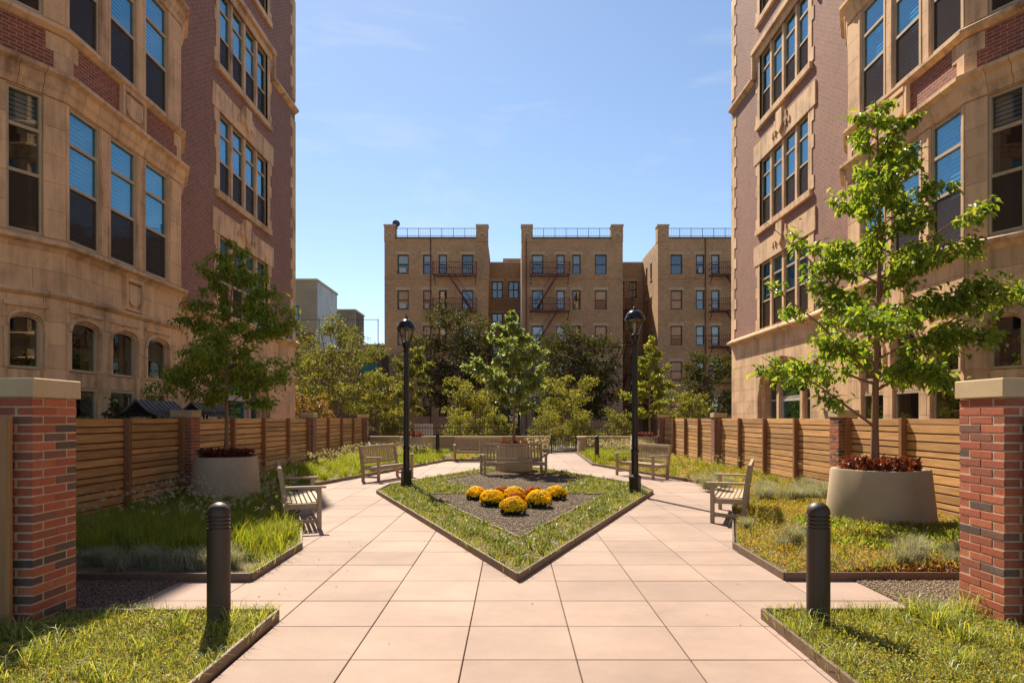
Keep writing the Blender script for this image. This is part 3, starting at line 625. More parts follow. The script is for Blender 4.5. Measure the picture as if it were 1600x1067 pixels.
    for u in (22.55, 24.55):
        m = MB(); FL.box(m, u, u + 0.2, 0, 3.55, -0.42, -0.24); put(m, 'mullion', 'limestone_trim', b)
    window(FL, b, 21.66, 22.54, 0.6, 3.4, inset=0.36, frame='cream_frame', splits=(0.6,), low_screen=False)
    window(FL, b, 22.76, 24.54, 2.35, 3.75, inset=0.36, frame='cream_frame', splits=(), low_screen=False)
    dr = window(FL, b, 22.76, 24.54, 0.05, 2.34, inset=0.36, fw=0.11, frame='white_frame', splits=(), low_screen=False); dr.name = 'glazed_door'
    window(FL, b, 24.76, 25.64, 0.6, 3.4, inset=0.36, frame='cream_frame', splits=(0.6,), low_screen=False)
    # ---- bay
    opA = [(13.25, 14.24), (14.62, 15.64), (16.02, 17.06)]; opB = [(0.40, 1.02), (1.46, 2.08), (2.4, 2.8)]
    floors = [(4.95, 7.5), (8.95, 11.5), (12.95, 15.5)]
    grd = (1.15, 3.55)
    for F, u0, u1, ops in ((FA, 13.15, 17.72, opA), (FB, 0, 3.0, opB), (FC, 0, 1.38, [])):
        G = [(a, c, *grd) for a, c in ops]
        wall(F, 'stone_base_wall', 'limestone', b, u0, u1, 0, 4.72, G, n1=-0.004)
        ashlar(F, b, u0, u1, 3.98, 4.70, [], course=0.36, blen=1.12, seed=5)
        ashlar(F, b, u0, u1, 0, 3.84, G, course=0.43, blen=0.8, seed=6)
        for k, (z0, z1) in enumerate(floors):
            O = [(a, c, z0, z1) for a, c in ops]
            wall(F, 'stone_pier_wall', 'limestone', b, u0, u1, z0 - 0.22, z1 + 0.02, O, n1=-0.004)
            ashlar(F, b, u0, u1, z0, z1, O, course=0.52, blen=6, n1=0.01, seed=8 + k, name='pier_stone')
            wall(F, 'spandrel_wall', 'spandrel_brick', b, u0, u1, z1 + 0.02, z1 + 1.24, n1=0)
            wl = u1 - u0
            for j in range(2):
                w = 0.36 if j % 2 else 0.22
                for ua, ub in ((u0, u0 + w), (u1 - w, u1)):
                    m = MB(); F.box(m, ua, ub, z1 + 0.57 + j * 0.32, z1 + 0.885 + j * 0.32, -0.05, 0.014); put(m, 'quoin_block', 'limestone_trim', b)
        if ops is opA or ops is opB:
            for k, (z0, z1) in enumerate(floors):
                for i, (a, c) in enumerate(ops):
                    window(F, b, a + 0.01, c - 0.01, z0 + 0.01, z1 - 0.01, inset=0.05, fw=0.045, splits=(0.42, 0.74), blinds=(0.98 if k == 0 else (0.62, 0.98, 0.8)[i]) if ops is opA else 0.25 + 0.3 * (k % 2), blind_mat='blind', glassm='window_glass' if ops is opA else 'plain_glass')
                if ops is opA:                                           # roll mouldings up the mullions
                    for a, c in ops:
                        for e, ue in ((-1, a), (1, c)):
                            m = MB(); F.box(m, *sorted((ue + e * 0.03, ue + e * 0.09)), z0, z1, -0.02, 0.022); put(m, 'mullion_moulding', 'limestone_trim', b)
            for a, c in ops:                                            # ground floor: arched light above a square one
                for inset, n0, n1 in ((0.0, -0.028, 0.014), (0.03, -0.045, -0.028)):
                    m = MB(); arch_head(F, m, a, c, 3.24, 3.55, 0.25 - inset, n0, n1, inset)
                    if inset: F.box(m, a, a + inset, grd[0], 3.24, n0, n1); F.box(m, c - inset, c, grd[0], 3.24, n0, n1)
                    put(m, 'arch_moulding', 'limestone_trim', b)
                m = MB(); cu, hw = (a + c) / 2, (c - a) / 2
                for q in range(16):
                    p_, q_ = a + 2 * hw * q / 16, a + 2 * hw * (q + 1) / 16; zp, zq = 3.25 + tudor((p_ - cu) / hw, 0.25), 3.25 + tudor((q_ - cu) / hw, 0.25)
                    F.prism(m, [(p_, zp + 0.03), (q_, zq + 0.03), (q_, zq + 0.09), (p_, zp + 0.09)], 0.0, 0.065)
                for e, ue in ((-1, a), (1, c)): F.box(m, *sorted((ue, ue + e * 0.06)), 2.55, 3.26, 0.0, 0.06)
                F.box(m, a - 0.06, c + 0.06, 3.63, 3.70, 0.0, 0.06); put(m, 'hood_mould', 'limestone_trim', b)
                m = MB(); F.prism(m, [(a, 2.24), (c, 2.24), (c, 2.52), (a, 2.52)], -0.3, -0.04); put(m, 'transom_stone', 'limestone_trim', b)
                window(F, b, a + 0.03, c - 0.03, 2.53, 3.5, inset=0.06, fw=0.05, splits=(), low_screen=False, glassm='plain_glass')
                window(F, b, a + 0.03, c - 0.03, 1.16, 2.23, inset=0.06, fw=0.05, splits=(), low_screen=False, glassm='plain_glass')
    path = [tuple(cb), tuple(ca), tuple(cc), tuple(cd)]
    sweep(path, s, [(-0.02, 3.84), (0.03, 3.85), (0.09, 3.90), (0.09, 3.93), (0.0, 3.99), (-0.02, 3.99)], 'drip_mould', 'limestone_trim', b, 1.0)
    sweep(path, s, [(-0.02, 4.66), (0.02, 4.68), (0.07, 4.76), (0.17, 4.80), (0.17, 4.86), (0.0, 4.94), (-0.02, 4.94)], 'cornice_stone', 'limestone_trim', b, 0.95)
    for z0, z1 in floors:
        sweep(path, s, [(-0.02, z1 + 0.02), (0.03, z1 + 0.03), (0.05, z1 + 0.14), (0.09, z1 + 0.20), (0.11, z1 + 0.36), (0.20, z1 + 0.42), (0.20, z1 + 0.49), (0.0, z1 + 0.57), (-0.02, z1 + 0.57)], 'cornice_stone', 'limestone_trim', b, 0.46, 0.012)
        sweep(path, s, [(-0.02, z1 + 1.22), (0.04, z1 + 1.24), (0.12, z1 + 1.30), (0.12, z1 + 1.36), (0.0, z1 + 1.44), (-0.02, z1 + 1.44)], 'sill_stone', 'limestone_trim', b, 0.95)
        shield(FA, b, 15.43, z1 + 0.55, z1 + 1.24, 0.95)
    shield(FA, b, 15.43, 3.98, 4.68, 0.72)
    for F, u0, u1 in ((FA, 13.15, 17.72), (FB, 0, 3.0), (FC, 0, 1.38)):
        wall(F, 'brick_wall', 'spandrel_brick', b, u0, u1, 16.95, ROOF, n1=0)
    return b
hall(-1, 'tall shaded red brick and limestone building with bay windows, left of the courtyard')
hall(1, 'tall sunlit red brick and limestone building with arched entrance, right of the courtyard')
# wall lamp on the right building, beside the arch
t = root('wall_lamp', (X0 + 8.98, 20.95, 2.9), 'round dark wall lamp on a rusty arm beside the arched entrance', 'lamp')
m = MB(); m.tube([(9.03, 20.95, 3.25), (8.85, 20.97, 3.1), (8.72, 21.0, 2.9), (8.68, 21.0, 2.72)], 0.025, 8); put(m, 'arm', 'rust_iron', t, smooth=40)
m = MB(); m.lathe([(0.02, 2.76), (0.09, 2.74), (0.15, 2.66), (0.16, 2.58), (0.12, 2.5), (0.04, 2.46)], 18, (8.68, 21.0)); put(m, 'globe', 'black_paint', t, smooth=50)
m = MB(); m.box(8.99, 9.05, 20.87, 21.03, 3.12, 3.38); put(m, 'wall_plate', 'rust_iron', t)

# ================================================================== apartment building behind
AB = root('apartment_building', (5, 64, 0), 'tan brick apartment block with dark red fire escapes behind the trees', 'building')
def apt_window(F, u0, u1, z0, z1, shade, ac=False, dbl=False):
    m = MB(); n = -0.12; fw = 0.09
    F.box(m, u0, u0 + fw, z0, z1, n - 0.05, n + 0.05); F.box(m, u1 - fw, u1, z0, z1, n - 0.05, n + 0.05); F.box(m, u0 + fw, u1 - fw, z0, z0 + fw, n - 0.05, n + 0.05); F.box(m, u0 + fw, u1 - fw, z1 - fw, z1, n - 0.05, n + 0.05)
    zm = (z0 + z1) / 2; F.box(m, u0 + fw, u1 - fw, zm - 0.04, zm + 0.04, n - 0.05, n + 0.045)
    if dbl: F.box(m, (u0 + u1) / 2 - 0.05, (u0 + u1) / 2 + 0.05, z0 + fw, z1 - fw, n - 0.05, n + 0.048)
    w = put(m, 'window', 'brown_frame', AB)
    for a, c in ((z0 + fw, zm - 0.04), (zm + 0.04, z1 - fw)):
        q = MB(); F.box(q, u0 + fw, u1 - fw, a, c, n - 0.02, n - 0.012); put(q, 'pane', 'plain_glass', w)
    if shade > 0:
        q = MB(); F.box(q, u0 + fw, u1 - fw, z1 - fw - shade * (z1 - z0 - 2 * fw), z1 - fw, n - 0.045, n - 0.03); put(q, 'window_shade', 'shade_cloth', w)
    if ac:
        q = MB(); F.box(q, u0 + 0.2, u1 - 0.2, z0 + fw + 0.02, z0 + 0.52, n - 0.1, n + 0.25); put(q, 'air_conditioner', 'ac_white', w)
    q = MB(); F.box(q, u0 - 0.08, u1 + 0.08, z0 - 0.12, z0 - 0.005, -0.1, 0.06); put(q, 'sill', 'wall_concrete', w)
    q = MB(); F.box(q, u0 - 0.15, u1 + 0.15, z1 + 0.005, z1 + 0.24, -0.1, 0.014); put(q, 'lintel', 'cast_cap', w)
def fire_escape(F, u0, u1, zs, flip):
    for i, z in enumerate(zs):
        m = MB()
        F.box(m, u0, u1, z - 0.07, z - 0.01, 1.0, 1.06); F.box(m, u0, u1, z - 0.07, z - 0.01, 0.0, 0.06)
        k = int((u1 - u0) / 0.16)
        for q in range(k + 1): uu = u0 + (u1 - u0) * q / k; F.box(m, uu - 0.02, uu + 0.02, z - 0.05, z - 0.015, 0.06, 1.0)
        for uu in (u0 + 0.1, u1 - 0.1): m.bar(F.P(uu, z - 0.05, 0.95), F.P(uu, z - 0.75, 0.02), 0.05, 0.05)
        fe = put(m, 'fire_escape', 'rust_iron', AB)
        m = MB(); n = 1.03
        for zz in (z + 0.5, z + 0.98): m.bar(F.P(u0, zz, n), F.P(u1, zz, n), 0.04, 0.04); m.bar(F.P(u0, zz, 0), F.P(u0, zz, n), 0.04, 0.04); m.bar(F.P(u1, zz, 0), F.P(u1, zz, n), 0.04, 0.04)
        for q in range(k + 1): uu = u0 + (u1 - u0) * q / k; F.box(m, uu - 0.011, uu + 0.011, z, z + 0.98, n - 0.011, n + 0.011)
        for uu in (u0, u1): F.box(m, uu - 0.03, uu + 0.03, z - 0.05, z + 1.05, n - 0.03, n + 0.03)
        put(m, 'railing', 'rust_iron', fe)
        if i + 1 < len(zs):
            a, c = (u0 + 0.35 * (u1 - u0), u1 - 0.35) if not flip else (u1 - 0.3 * (u1 - u0), u0 + 0.5)
            m = MB(); zb = zs[i + 1]
            for nn in (0.45, 0.95): m.bar(F.P(a, z, nn), F.P(c, zb, nn), 0.05, 0.12)
            for q in range(1, 11): tt = q / 11; m.bar(F.P(a + (c - a) * tt, z + (zb - z) * tt, 0.45), F.P(a + (c - a) * tt, z + (zb - z) * tt, 0.95), 0.16, 0.03)
            m.bar(F.P(a, z + 0.8, 0.97), F.P(c, zb + 0.8, 0.97), 0.035, 0.035)
            put(m, 'stair', 'rust_iron', fe)
rowz = [(14.1 - 3.08 * i, 15.8 - 3.08 * i) for i in range(5)]
wings = [(-11.05, -2.1, [(1.12, 2.10), (3.34, 4.06), (4.70, 5.42), (6.70, 7.70)], (4.3, 8.0), False),
         (0.83, 9.60, [(0.88, 1.88), (3.02, 3.74), (4.40, 5.12), (6.35, 7.38)], (0.70, 4.1), True),
         (12.64, 21.5, [(1.10, 2.12), (3.30, 4.02), (4.62, 5.34), (6.6, 7.6)], (4.4, 8.2), False)]
for k, (xa, xb, wins, fe, flip) in enumerate(wings):
    F = Frame((xa, 61), (1, 0), (0, -1)); W = xb - xa
    ops = [(a, c, z0, z1) for a, c in wins for z0, z1 in rowz]
    wall(F, 'wall', 'apartment_brick', AB, 0, W, -0.5, 17.2, ops)
    for i, (a, c) in enumerate(wins):
        for j, (z0, z1) in enumerate(rowz):
            apt_window(F, a, c, z0, z1, random.choice((0.45, 0.6, 0.9, 0.95, 0.5, 0.0)) if j else random.choice((0.5, 0.45, 0.0, 0.3)), ac=(k, i, j) in ((0, 0, 1), (0, 1, 1), (2, 1, 0), (0, 0, 0)))
    m = MB(); F.box(m, 0.0, W, 13.72, 13.86, -0.02, 0.05); put(m, 'string_course', 'apartment_brick', AB)
    m = MB(); F.box(m, 0.93, W - 0.98, 17.2, 17.3, -0.45, 0.06); put(m, 'coping', 'roof_tar', AB)
    for ua, ub in ((0, 0.92), (W - 0.97, W)):
        m = MB(); F.box(m, ua - 0.02, ub + 0.02, 16.9, 18.25, -0.9, 0.06); pl = put(m, 'parapet_pier', 'apartment_brick', AB)
        m = MB(); F.box(m, ua - 0.07, ub + 0.07, 18.25, 18.4, -0.95, 0.11); put(m, 'coping', 'cast_cap', pl)
        m = MB(); uc = (ua + ub) / 2
        for q in range(8):
            a1, a2 = math.pi * q / 8, math.pi * (q + 1) / 8
            F.prism(m, [(uc + 0.36 * math.cos(a1), 17.3 + 0.42 * math.sin(a1)), (uc + 0.36 * math.cos(a2), 17.3 + 0.42 * math.sin(a2)), (uc + 0.24 * math.cos(a2), 17.3 + 0.28 * math.sin(a2)), (uc + 0.24 * math.cos(a1), 17.3 + 0.28 * math.sin(a1))], 0.04, 0.13)
        put(m, 'arch_ornament', 'cast_cap', pl)
    fire_escape(F, fe[0], fe[1], [13.95 - 3.08 * i for i in range(4)], flip)
    m = MB(); m.bar(F.P(fe[0] - 0.3, 0, 0.06), F.P(fe[0] - 0.3, 17.2, 0.06), 0.07, 0.07); put(m, 'downpipe', 'rust_iron', AB)
    m = MB(); ra, rb = 0.95, W - 1.0
    for zz in (17.45, 18.12): m.bar(F.P(ra, zz, -0.2), F.P(rb, zz, -0.2), 0.04, 0.04)
    for q in range(8): uu = ra + (rb - ra) * q / 7; m.bar(F.P(uu, 17.25, -0.2), F.P(uu, 18.14, -0.2), 0.05, 0.05)
    for q in range(50): uu = ra + (rb - ra) * q / 49; m.bar(F.P(uu, 17.45, -0.2), F.P(uu, 18.12, -0.2), 0.013, 0.013)
    put(m, 'roof_railing', 'rail_iron', AB)
    # side walls and roof of the wing
    for xx, nn in ((xa, -1), (xb, 1)):
        G = Frame((xx, 61.41), (0, 1), (nn, 0)); so = [(u, u + 0.75, z0 + 0.1, z1 - 0.1) for u in (2.2, 4.3) for z0, z1 in rowz[:4]] if (k == 2 and nn < 0) else []
        wall(G, 'wall', 'apartment_brick', AB, 0, 7.0, -0.5, 17.0, so)
        for o in so: apt_window(G, *o, 0.0)
    m = MB(); m.box(xa + 0.4, xb - 0.4, 61.5, 75, 16.2, 16.6); put(m, 'roof', 'roof_tar', AB)
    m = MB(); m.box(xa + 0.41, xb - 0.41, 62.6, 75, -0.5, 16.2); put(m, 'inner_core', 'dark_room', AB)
for xa, xb, wins in ((-2.1, 0.83, [(0.15, 1.2), (1.75, 2.75)]), (9.6, 12.64, [(0.5, 1.25), (1.7, 2.45)])):
    F = Frame((xa + 0.0, 68.0), (1, 0), (0, -1)); ops = [(a, c, z0 - 0.9, z1 - 0.95) for a, c in wins for z0, z1 in rowz]
    wall(F, 'wall', 'apartment_brick', AB, 0.01, xb - xa - 0.01, -0.5, 16.55, ops)
    for o in ops: apt_window(F, *o, random.choice((0, 0.3, 0.5)), dbl=(o[1] - o[0]) > 0.8)
    m = MB(); F.box(m, 0.02, xb - xa - 0.02, 16.55, 16.7, -0.5, 0.05); put(m, 'coping', 'cast_cap', AB)
    m = MB(); m.box(xa + 0.02, xb - 0.02, 68.9, 75, -0.5, 16.3); put(m, 'inner_core', 'dark_room', AB)
fire_escape(Frame((9.6, 68), (1, 0), (0, -1)), 0.2, 1.9, [12.0 - 3.08 * i for i in range(4)], True)
m = MB(); m.box(-0.9, 1.5, 70, 73, 16.3, 17.5); put(m, 'roof_bulkhead', 'apartment_brick', AB)
t = root('satellite_dish', (-10.1, 61.3, 17.2), 'small grey satellite dish on the left roof corner of the apartment block', 'satellite dish')
m = MB(); m.tube([(-10.1, 61.2, 17.25), (-10.1, 61.2, 18.5)], 0.035, 6); put(m, 'mast', 'rail_iron', t)
m = MB(); m.lathe([(0.03, 0), (0.2, 0.03), (0.34, 0.1), (0.33, 0.12), (0.2, 0.06), (0.03, 0.03)], 16); put(m, 'dish', 'rail_iron', t, smooth=40, loc=(0, 0.0, 1.32), rot=(R(75), 0, R(20)))

# ================================================================== far buildings on the left
def far_block(name, label, x0, x1, y0, y1, h, front, side, wins=(), roof='roof_tar'):
    b = root(name, ((x0 + x1) / 2, (y0 + y1) / 2, 0), label, 'building')
    F = Frame((x0, y0), (1, 0), (0, -1)); wall(F, 'front_wall', front, b, 0, x1 - x0, -0.5, h, [w for w in wins])
    m = MB(); m.box(x1 - 0.4, x1, y0 + 0.41, y1, -0.5, h); put(m, 'side_wall', side, b)
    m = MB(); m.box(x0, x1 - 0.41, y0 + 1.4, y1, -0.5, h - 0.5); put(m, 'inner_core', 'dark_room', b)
    m = MB(); m.box(x0, x1 - 0.42, y0 + 0.42, y1, h - 0.48, h - 0.3); put(m, 'roof', roof, b)
    m = MB(); m.box(x0 - 0.1, x1 + 0.1, y0 - 0.12, y0 + 0.5, h, h + 0.25); put(m, 'coping', 'cast_cap', b)
    m = MB(); m.box(x1 - 0.5, x1 + 0.12, y0 + 0.51, y1 + 0.1, h, h + 0.25); put(m, 'coping', 'cast_cap', b)
    for u0, u1, z0, z1 in wins:
        mm = MB(); fw = 0.1; F.box(mm, u0, u0 + fw, z0, z1, -0.2, -0.08); F.box(mm, u1 - fw, u1, z0, z1, -0.2, -0.08); F.box(mm, u0 + fw, u1 - fw, z0, z0 + fw, -0.2, -0.08); F.box(mm, u0 + fw, u1 - fw, z1 - fw, z1, -0.2, -0.08); F.box(mm, u0 + fw, u1 - fw, (z0 + z1) / 2 - 0.05, (z0 + z1) / 2 + 0.05, -0.2, -0.09)
        w = put(mm, 'window', 'brown_frame', b); q = MB(); F.box(q, u0 + fw, u1 - fw, z0 + fw, z1 - fw, -0.19, -0.17); put(q, 'pane', 'plain_glass', w)
    return b
far_block('far_building', 'tan far building with a pale grey side wall, beside the left block', -36, -23.6, 85, 95, 18.2, 'cream_brick_far', 'white_render', [(9.2, 10.3, 13.0, 15.2), (9.2, 10.3, 8.5, 10.7)])
far_block('far_building', 'lower cream far building with one window and dark side wall', -31, -22.5, 101, 107, 17.0, 'cream_brick_far', 'dark_brick_far', [(6.1, 7.3, 12.3, 14.4)])
far_block('far_building', 'small grey far building lowest on the left skyline', -30, -20.2, 118, 126, 13.8, 'dark_brick_far', 'cream_brick_far')
gar = far_block('garage_building', 'low dark brick building with a green panel and roof fence behind the trees', -22, -10.6, 57, 60.6, 7.0, 'dark_brick_far', 'dark_brick_far')
m = MB(); F = Frame((-12.2, 57), (1, 0), (0, -1)); F.box(m, 0.0, 1.4, 4.6, 6.1, -0.02, 0.08); put(m, 'green_panel', 'green_panel', gar)
m = MB()
for q in range(7): x = -20.5 + q * 1.6; m.bar((x, 57.3, 7.2), (x, 57.3, 9.7), 0.06, 0.06)
for z in (7.4, 9.65): m.bar((-20.5, 57.3, z), (-10.9, 57.3, z), 0.04, 0.04)
for q in range(60):
    x = -20.5 + q * 0.16; m.bar((x, 57.3, 7.3), (x, 57.3, 9.65), 0.008, 0.008)
put(m, 'roof_fence', 'rail_iron', gar)
m = MB(); m.box(-18.6, -16.6, 58, 59.5, 7.2, 8.7); put(m, 'roof_bulkhead', 'dark_brick_far', gar)

# ================================================================== brick pillars
mb = MB(); mb.box(-0.134, 0.134, -0.062, 0.062, -0.029, 0.029); BRICK = mb.mesh('brick', bevel=0.003); BRICK.materials.append(MATS['brick'])
PWD = 0.55; CRS = 0.0695
def pillar(x, y, w, h, label, single=True, capw=0.07, caph=0.15):
    b = root('brick_pillar', (x, y, 0), label, 'pillar', 'brick pillars along the fences')
    k = w / PWD; n = int((h - caph) / CRS); hh = w / 2
    m = MB(); m.box(-hh + 0.005, hh - 0.005, -hh + 0.005, hh - 0.005, -0.05, n * CRS); put(m, 'mortar_core', 'mortar', b, loc=(0, 0, 0))
    joined = MB(); bl, bt = 0.268 * k, 0.124 * k
    for j in range(n):
        z = (j + 0.5) * CRS; sp = []
        a = hh - bt / 2; q = w / 4
        for e in (-1, 1):
            sp += [(e * a, -q, 1), (e * a, q, 1), (0, e * a, 0)]
        if j % 2: sp = [(yy, xx, 1 - r) for xx, yy, r in sp]
        for xx, yy, r in sp:
            if single:
                o = make('brick', BRICK, 'brick', b, loc=(xx + random.uniform(-.0015, .0015), yy + random.uniform(-.0015, .0015), z), rot=(0, 0, R(90) if r else 0))
                if k != 1: o.scale = (k, k, 1)
            else:
                a1, b1 = (bt / 2, bl / 2) if r else (bl / 2, bt / 2); joined.box(xx - a1, xx + a1, yy - b1, yy + b1, z - 0.029, z + 0.029)
    if not single: put(joined, 'bricks', 'spandrel_brick', b, loc=(0, 0, 0))['kind'] = 'stuff'
    m = MB(); c = hh + capw * 0.35; z = n * CRS + 0.004
    m.box(-c, c, -c, c, z, z + caph); put(m, 'capstone', 'cast_cap', b, bevel=0.008, loc=(0, 0, 0))
pillar(-3.70 - 0.275, 5.71, 0.55, 1.97, 'large brick pillar with pale capstone at the left front edge')
pillar(3.80 + 0.275, 5.71, 0.55, 1.97, 'large brick pillar with pale capstone at the right front edge')
for s, sd in ((-1, 'left'), (1, 'right')):
    X = X0 + s * 7.1
    pillar(X, 15.2, 0.42, 1.88, 'brick fence pillar beside the planter tree on the %s fence' % sd)
    pillar(X, 24.4, 0.42, 1.88, 'brick pillar midway along the far half of the %s fence' % sd, False)
    pillar(X, 33.3, 0.42, 1.88, 'brick pillar where the %s fence meets the rear wall' % sd, False)

# ================================================================== slatted cedar fences
def slat_mesh(L, h):
    key = (round(L, 3), round(h, 3))
    if key not in SL:
        m = MB(); m.box(-0.011, 0.011, -L / 2, L / 2, -h / 2, h / 2); SL[key] = m.mesh('slat', bevel=0.002); SL[key].materials.append(MATS['cedar'])
    return SL[key]
SL = {}
def back_mesh(L):
    if ('b', L) not in SL:
        m = MB(); m.box(-0.009, 0.009, -L / 2, L / 2, -0.125, 0.125); SL['b', L] = m.mesh('gap_dark_board'); SL['b', L].materials.append(MATS['cedar_post'])
    return SL['b', L]
HS = [0.125, 0.08, 0.14, 0.085, 0.13, 0.115, 0.135, 0.08, 0.13, 0.09, 0.13, 0.12]
def fence(x, y0, y1, nsec, s, label, top=1.635):
    b = root('slatted_fence', (x, (y0 + y1) / 2, 0), label, 'fence', 'cedar slat fences'); yc = (y0 + y1) / 2
    L = (y1 - y0) / nsec
    pm = MB(); pm.box(-0.05, 0.05, -0.05, 0.05, -0.05, top + 0.012); pme = pm.mesh('post', bevel=0.003); pme.materials.append(MATS['cedar_post'])
    for i in range(nsec + 1):
        yy = y0 + i * L; yy = yy + 0.06 if i == 0 else (yy - 0.06 if i == nsec else yy)
        make('post', pme, 'cedar_post', b, loc=(-s * 0.065, yy - yc, 0))
    for i in range(nsec):
        for q in range(6): make('gap_dark_board', back_mesh(L - 0.02), 'cedar_post', b, loc=(s * 0.055, y0 + (i + 0.5) * L - yc, 0.12 + q * 0.262))  # dark boards added behind the slats so the gaps read as shade
        z = top; off = random.randint(0, 3)
        for q in range(12):
            h = HS[(q + off) % 12]; zz = z - h / 2; z -= h + 0.027
            if z < -0.06: break
            make('slat', slat_mesh(L - 0.008, h), 'cedar', b, loc=(random.uniform(-.002, .002), y0 + (i + 0.5) * L - yc, zz), rot=(random.uniform(-.0012, .0012), 0, 0))
for s, sd in ((-1, 'shaded left'), (1, 'sunlit right')):
    X = X0 + s * 7.1
    fence(X, 6.3, 14.95, 4, s, '%s cedar slat fence, nearest section behind the front pillar' % sd)
    fence(X, 15.45, 24.15, 4, s, '%s cedar slat fence, middle section past the planter tree' % sd)
    fence(X, 24.65, 33.05, 4, s, '%s cedar slat fence, far section ending at the rear wall' % sd)
for s, sd in ((-1, 'left'), (1, 'right')):
    b = root('board_fence', (X0 + s * 5.4, 5.36, 0), 'smooth upright cedar boards against the front of the %s brick pillar' % sd, 'fence')
    for i in range(14):
        xa = 3.87 + i * 0.222; m = MB(); m.box(*sorted((s * xa + X0, s * (xa + 0.218) + X0)), 5.335, 5.375, 0.0, 1.665); put(m, 'board', 'cedar_board', b, bevel=0.003)

# ================================================================== rear wall, iron fence and gate
rw = root('rear_wall', (-2.4, 33.45, 0), 'low concrete wall closing the far end, left of the gate', 'wall')
m = MB(); m.box(-6.7, 1.78, 33.3, 33.6, -0.05, 0.72); put(m, 'wall', 'wall_concrete', rw)
for i in range(7):
    xa = -6.75 + i * 1.222; m = MB(); m.box(xa, xa + 1.214, 33.26, 33.64, 0.722, 0.79); put(m, 'coping_stone', 'cast_cap', rw, bevel=0.006)
rw2 = root('rear_wall', (5.0, 33.45, 0), 'low concrete wall closing the far end, right of the gate', 'wall')
m = MB(); m.box(3.12, 6.9, 33.3, 33.6, -0.05, 0.72); m.box(3.12, 3.42, 32.7, 33.3, -0.05, 0.72); put(m, 'wall', 'wall_concrete', rw2)
for i in range(3):
    xa = 3.46 + i * 1.16; m = MB(); m.box(xa, xa + 1.152, 33.26, 33.64, 0.722, 0.79); put(m, 'coping_stone', 'cast_cap', rw2, bevel=0.006)
m = MB(); m.box(3.08, 3.45, 32.66, 33.64, 0.722, 0.79); put(m, 'coping_stone', 'cast_cap', rw2, bevel=0.006)
for xa, xb, sd in ((-6.6, 1.7, 'left'), (3.2, 6.8, 'right')):
    b = root('iron_railing', ((xa + xb) / 2, 34.3, 0), 'black iron railing of thin pickets behind the rear wall, %s of the gate' % sd, 'railing')
    m = MB(); m.box(xa, xb, 34.28, 34.32, 1.16, 1.20); m.box(xa, xb, 34.28, 34.32, 0.3, 0.34); put(m, 'rail', 'black_paint', b)
    n = int((xb - xa) / 0.13); pm = MB(); pm.box(-0.009, 0.009, -0.009, 0.009, 0, 1.26); pm.lathe([(0.018, 1.26), (0.0, 1.33)], 4); pme = pm.mesh('picket'); pme.materials.append(MATS['black_paint'])
    for i in range(n + 1): make('picket', pme, 'black_paint', b, loc=(xa + (xb - xa) * i / n - (xa + xb) / 2, 0, 0))
gt = root('iron_gate', (2.45, 33.4, 0), 'narrow black iron picket gate in the gap of the rear wall', 'gate')
m = MB(); m.box(1.84, 1.90, 33.37, 33.43, 0, 0.86); m.box(3.0, 3.06, 33.37, 33.43, 0, 0.92); put(m, 'gate_post', 'black_paint', gt)
m = MB(); m.box(1.92, 2.98, 33.38, 33.42, 0.80, 0.84); m.box(1.92, 2.98, 33.38, 33.42, 0.06, 0.10); put(m, 'gate_rail', 'black_paint', gt)
pm = MB(); pm.box(-0.011, 0.011, -0.011, 0.011, 0.06, 0.84); pme = pm.mesh('picket'); pme.materials.append(MATS['black_paint'])
for i in range(10): make('picket', pme, 'black_paint', gt, loc=(1.97 + i * 0.107 - 2.45, 0, 0))
m = MB(); m.box(1.9, 2.02, 33.34, 33.36, 0.6, 0.74); put(m, 'lock_box', 'black_paint', gt)

# ================================================================== street furniture: bollards, lamps, benches, planters
def bollard():
    b = root('bollard', (0, 0, 0), 'x', 'bollard', 'bollards')
    r = 0.087
    m = MB(); m.lathe([(r, -0.05), (r, 0.80)], 32); put(m, 'post', 'bronze_paint', b, smooth=40, loc=(0, 0, 0))
    for i in range(3):
        z = 0.812 + i * 0.030; m = MB(); m.lathe([(r - 0.012, z - 0.012), (r - 0.012, z), (r - 0.002, z), (r, z + 0.003), (r, z + 0.015), (r - 0.002, z + 0.018), (r - 0.014, z + 0.018)], 32); put(m, 'louvre_ring', 'bronze_paint', b, smooth=40, loc=(0, 0, 0))
    m = MB(); m.lathe([(r - 0.012, 0.885), (r - 0.012, 0.90), (r, 0.902), (r, 0.915)] + [(r * math.cos(a), 0.915 + 0.085 * math.sin(a)) for a in [R(x) for x in (12, 25, 38, 50, 62, 73, 83)]] + [(0.002, 1.0)], 32); put(m, 'dome_cap', 'bronze_paint', b, smooth=50, loc=(0, 0, 0))
    return b
B0 = bollard()
for i, (x, y, lab) in enumerate([(-2.27, 5.45, 'dark bronze domed bollard in the front left grass bed'), (2.38, 5.47, 'dark bronze domed bollard in the front right grass bed'),
                                 (3.17, 26.3, 'far dark bollard in the grass right of the gate path'), (-3.2, 30.3, 'far dark bollard in front of the rear wall behind the left lamp')]):
    o = B0 if i == 0 else copy_tree(B0); o.location = (x, y, 0); o['label'] = lab
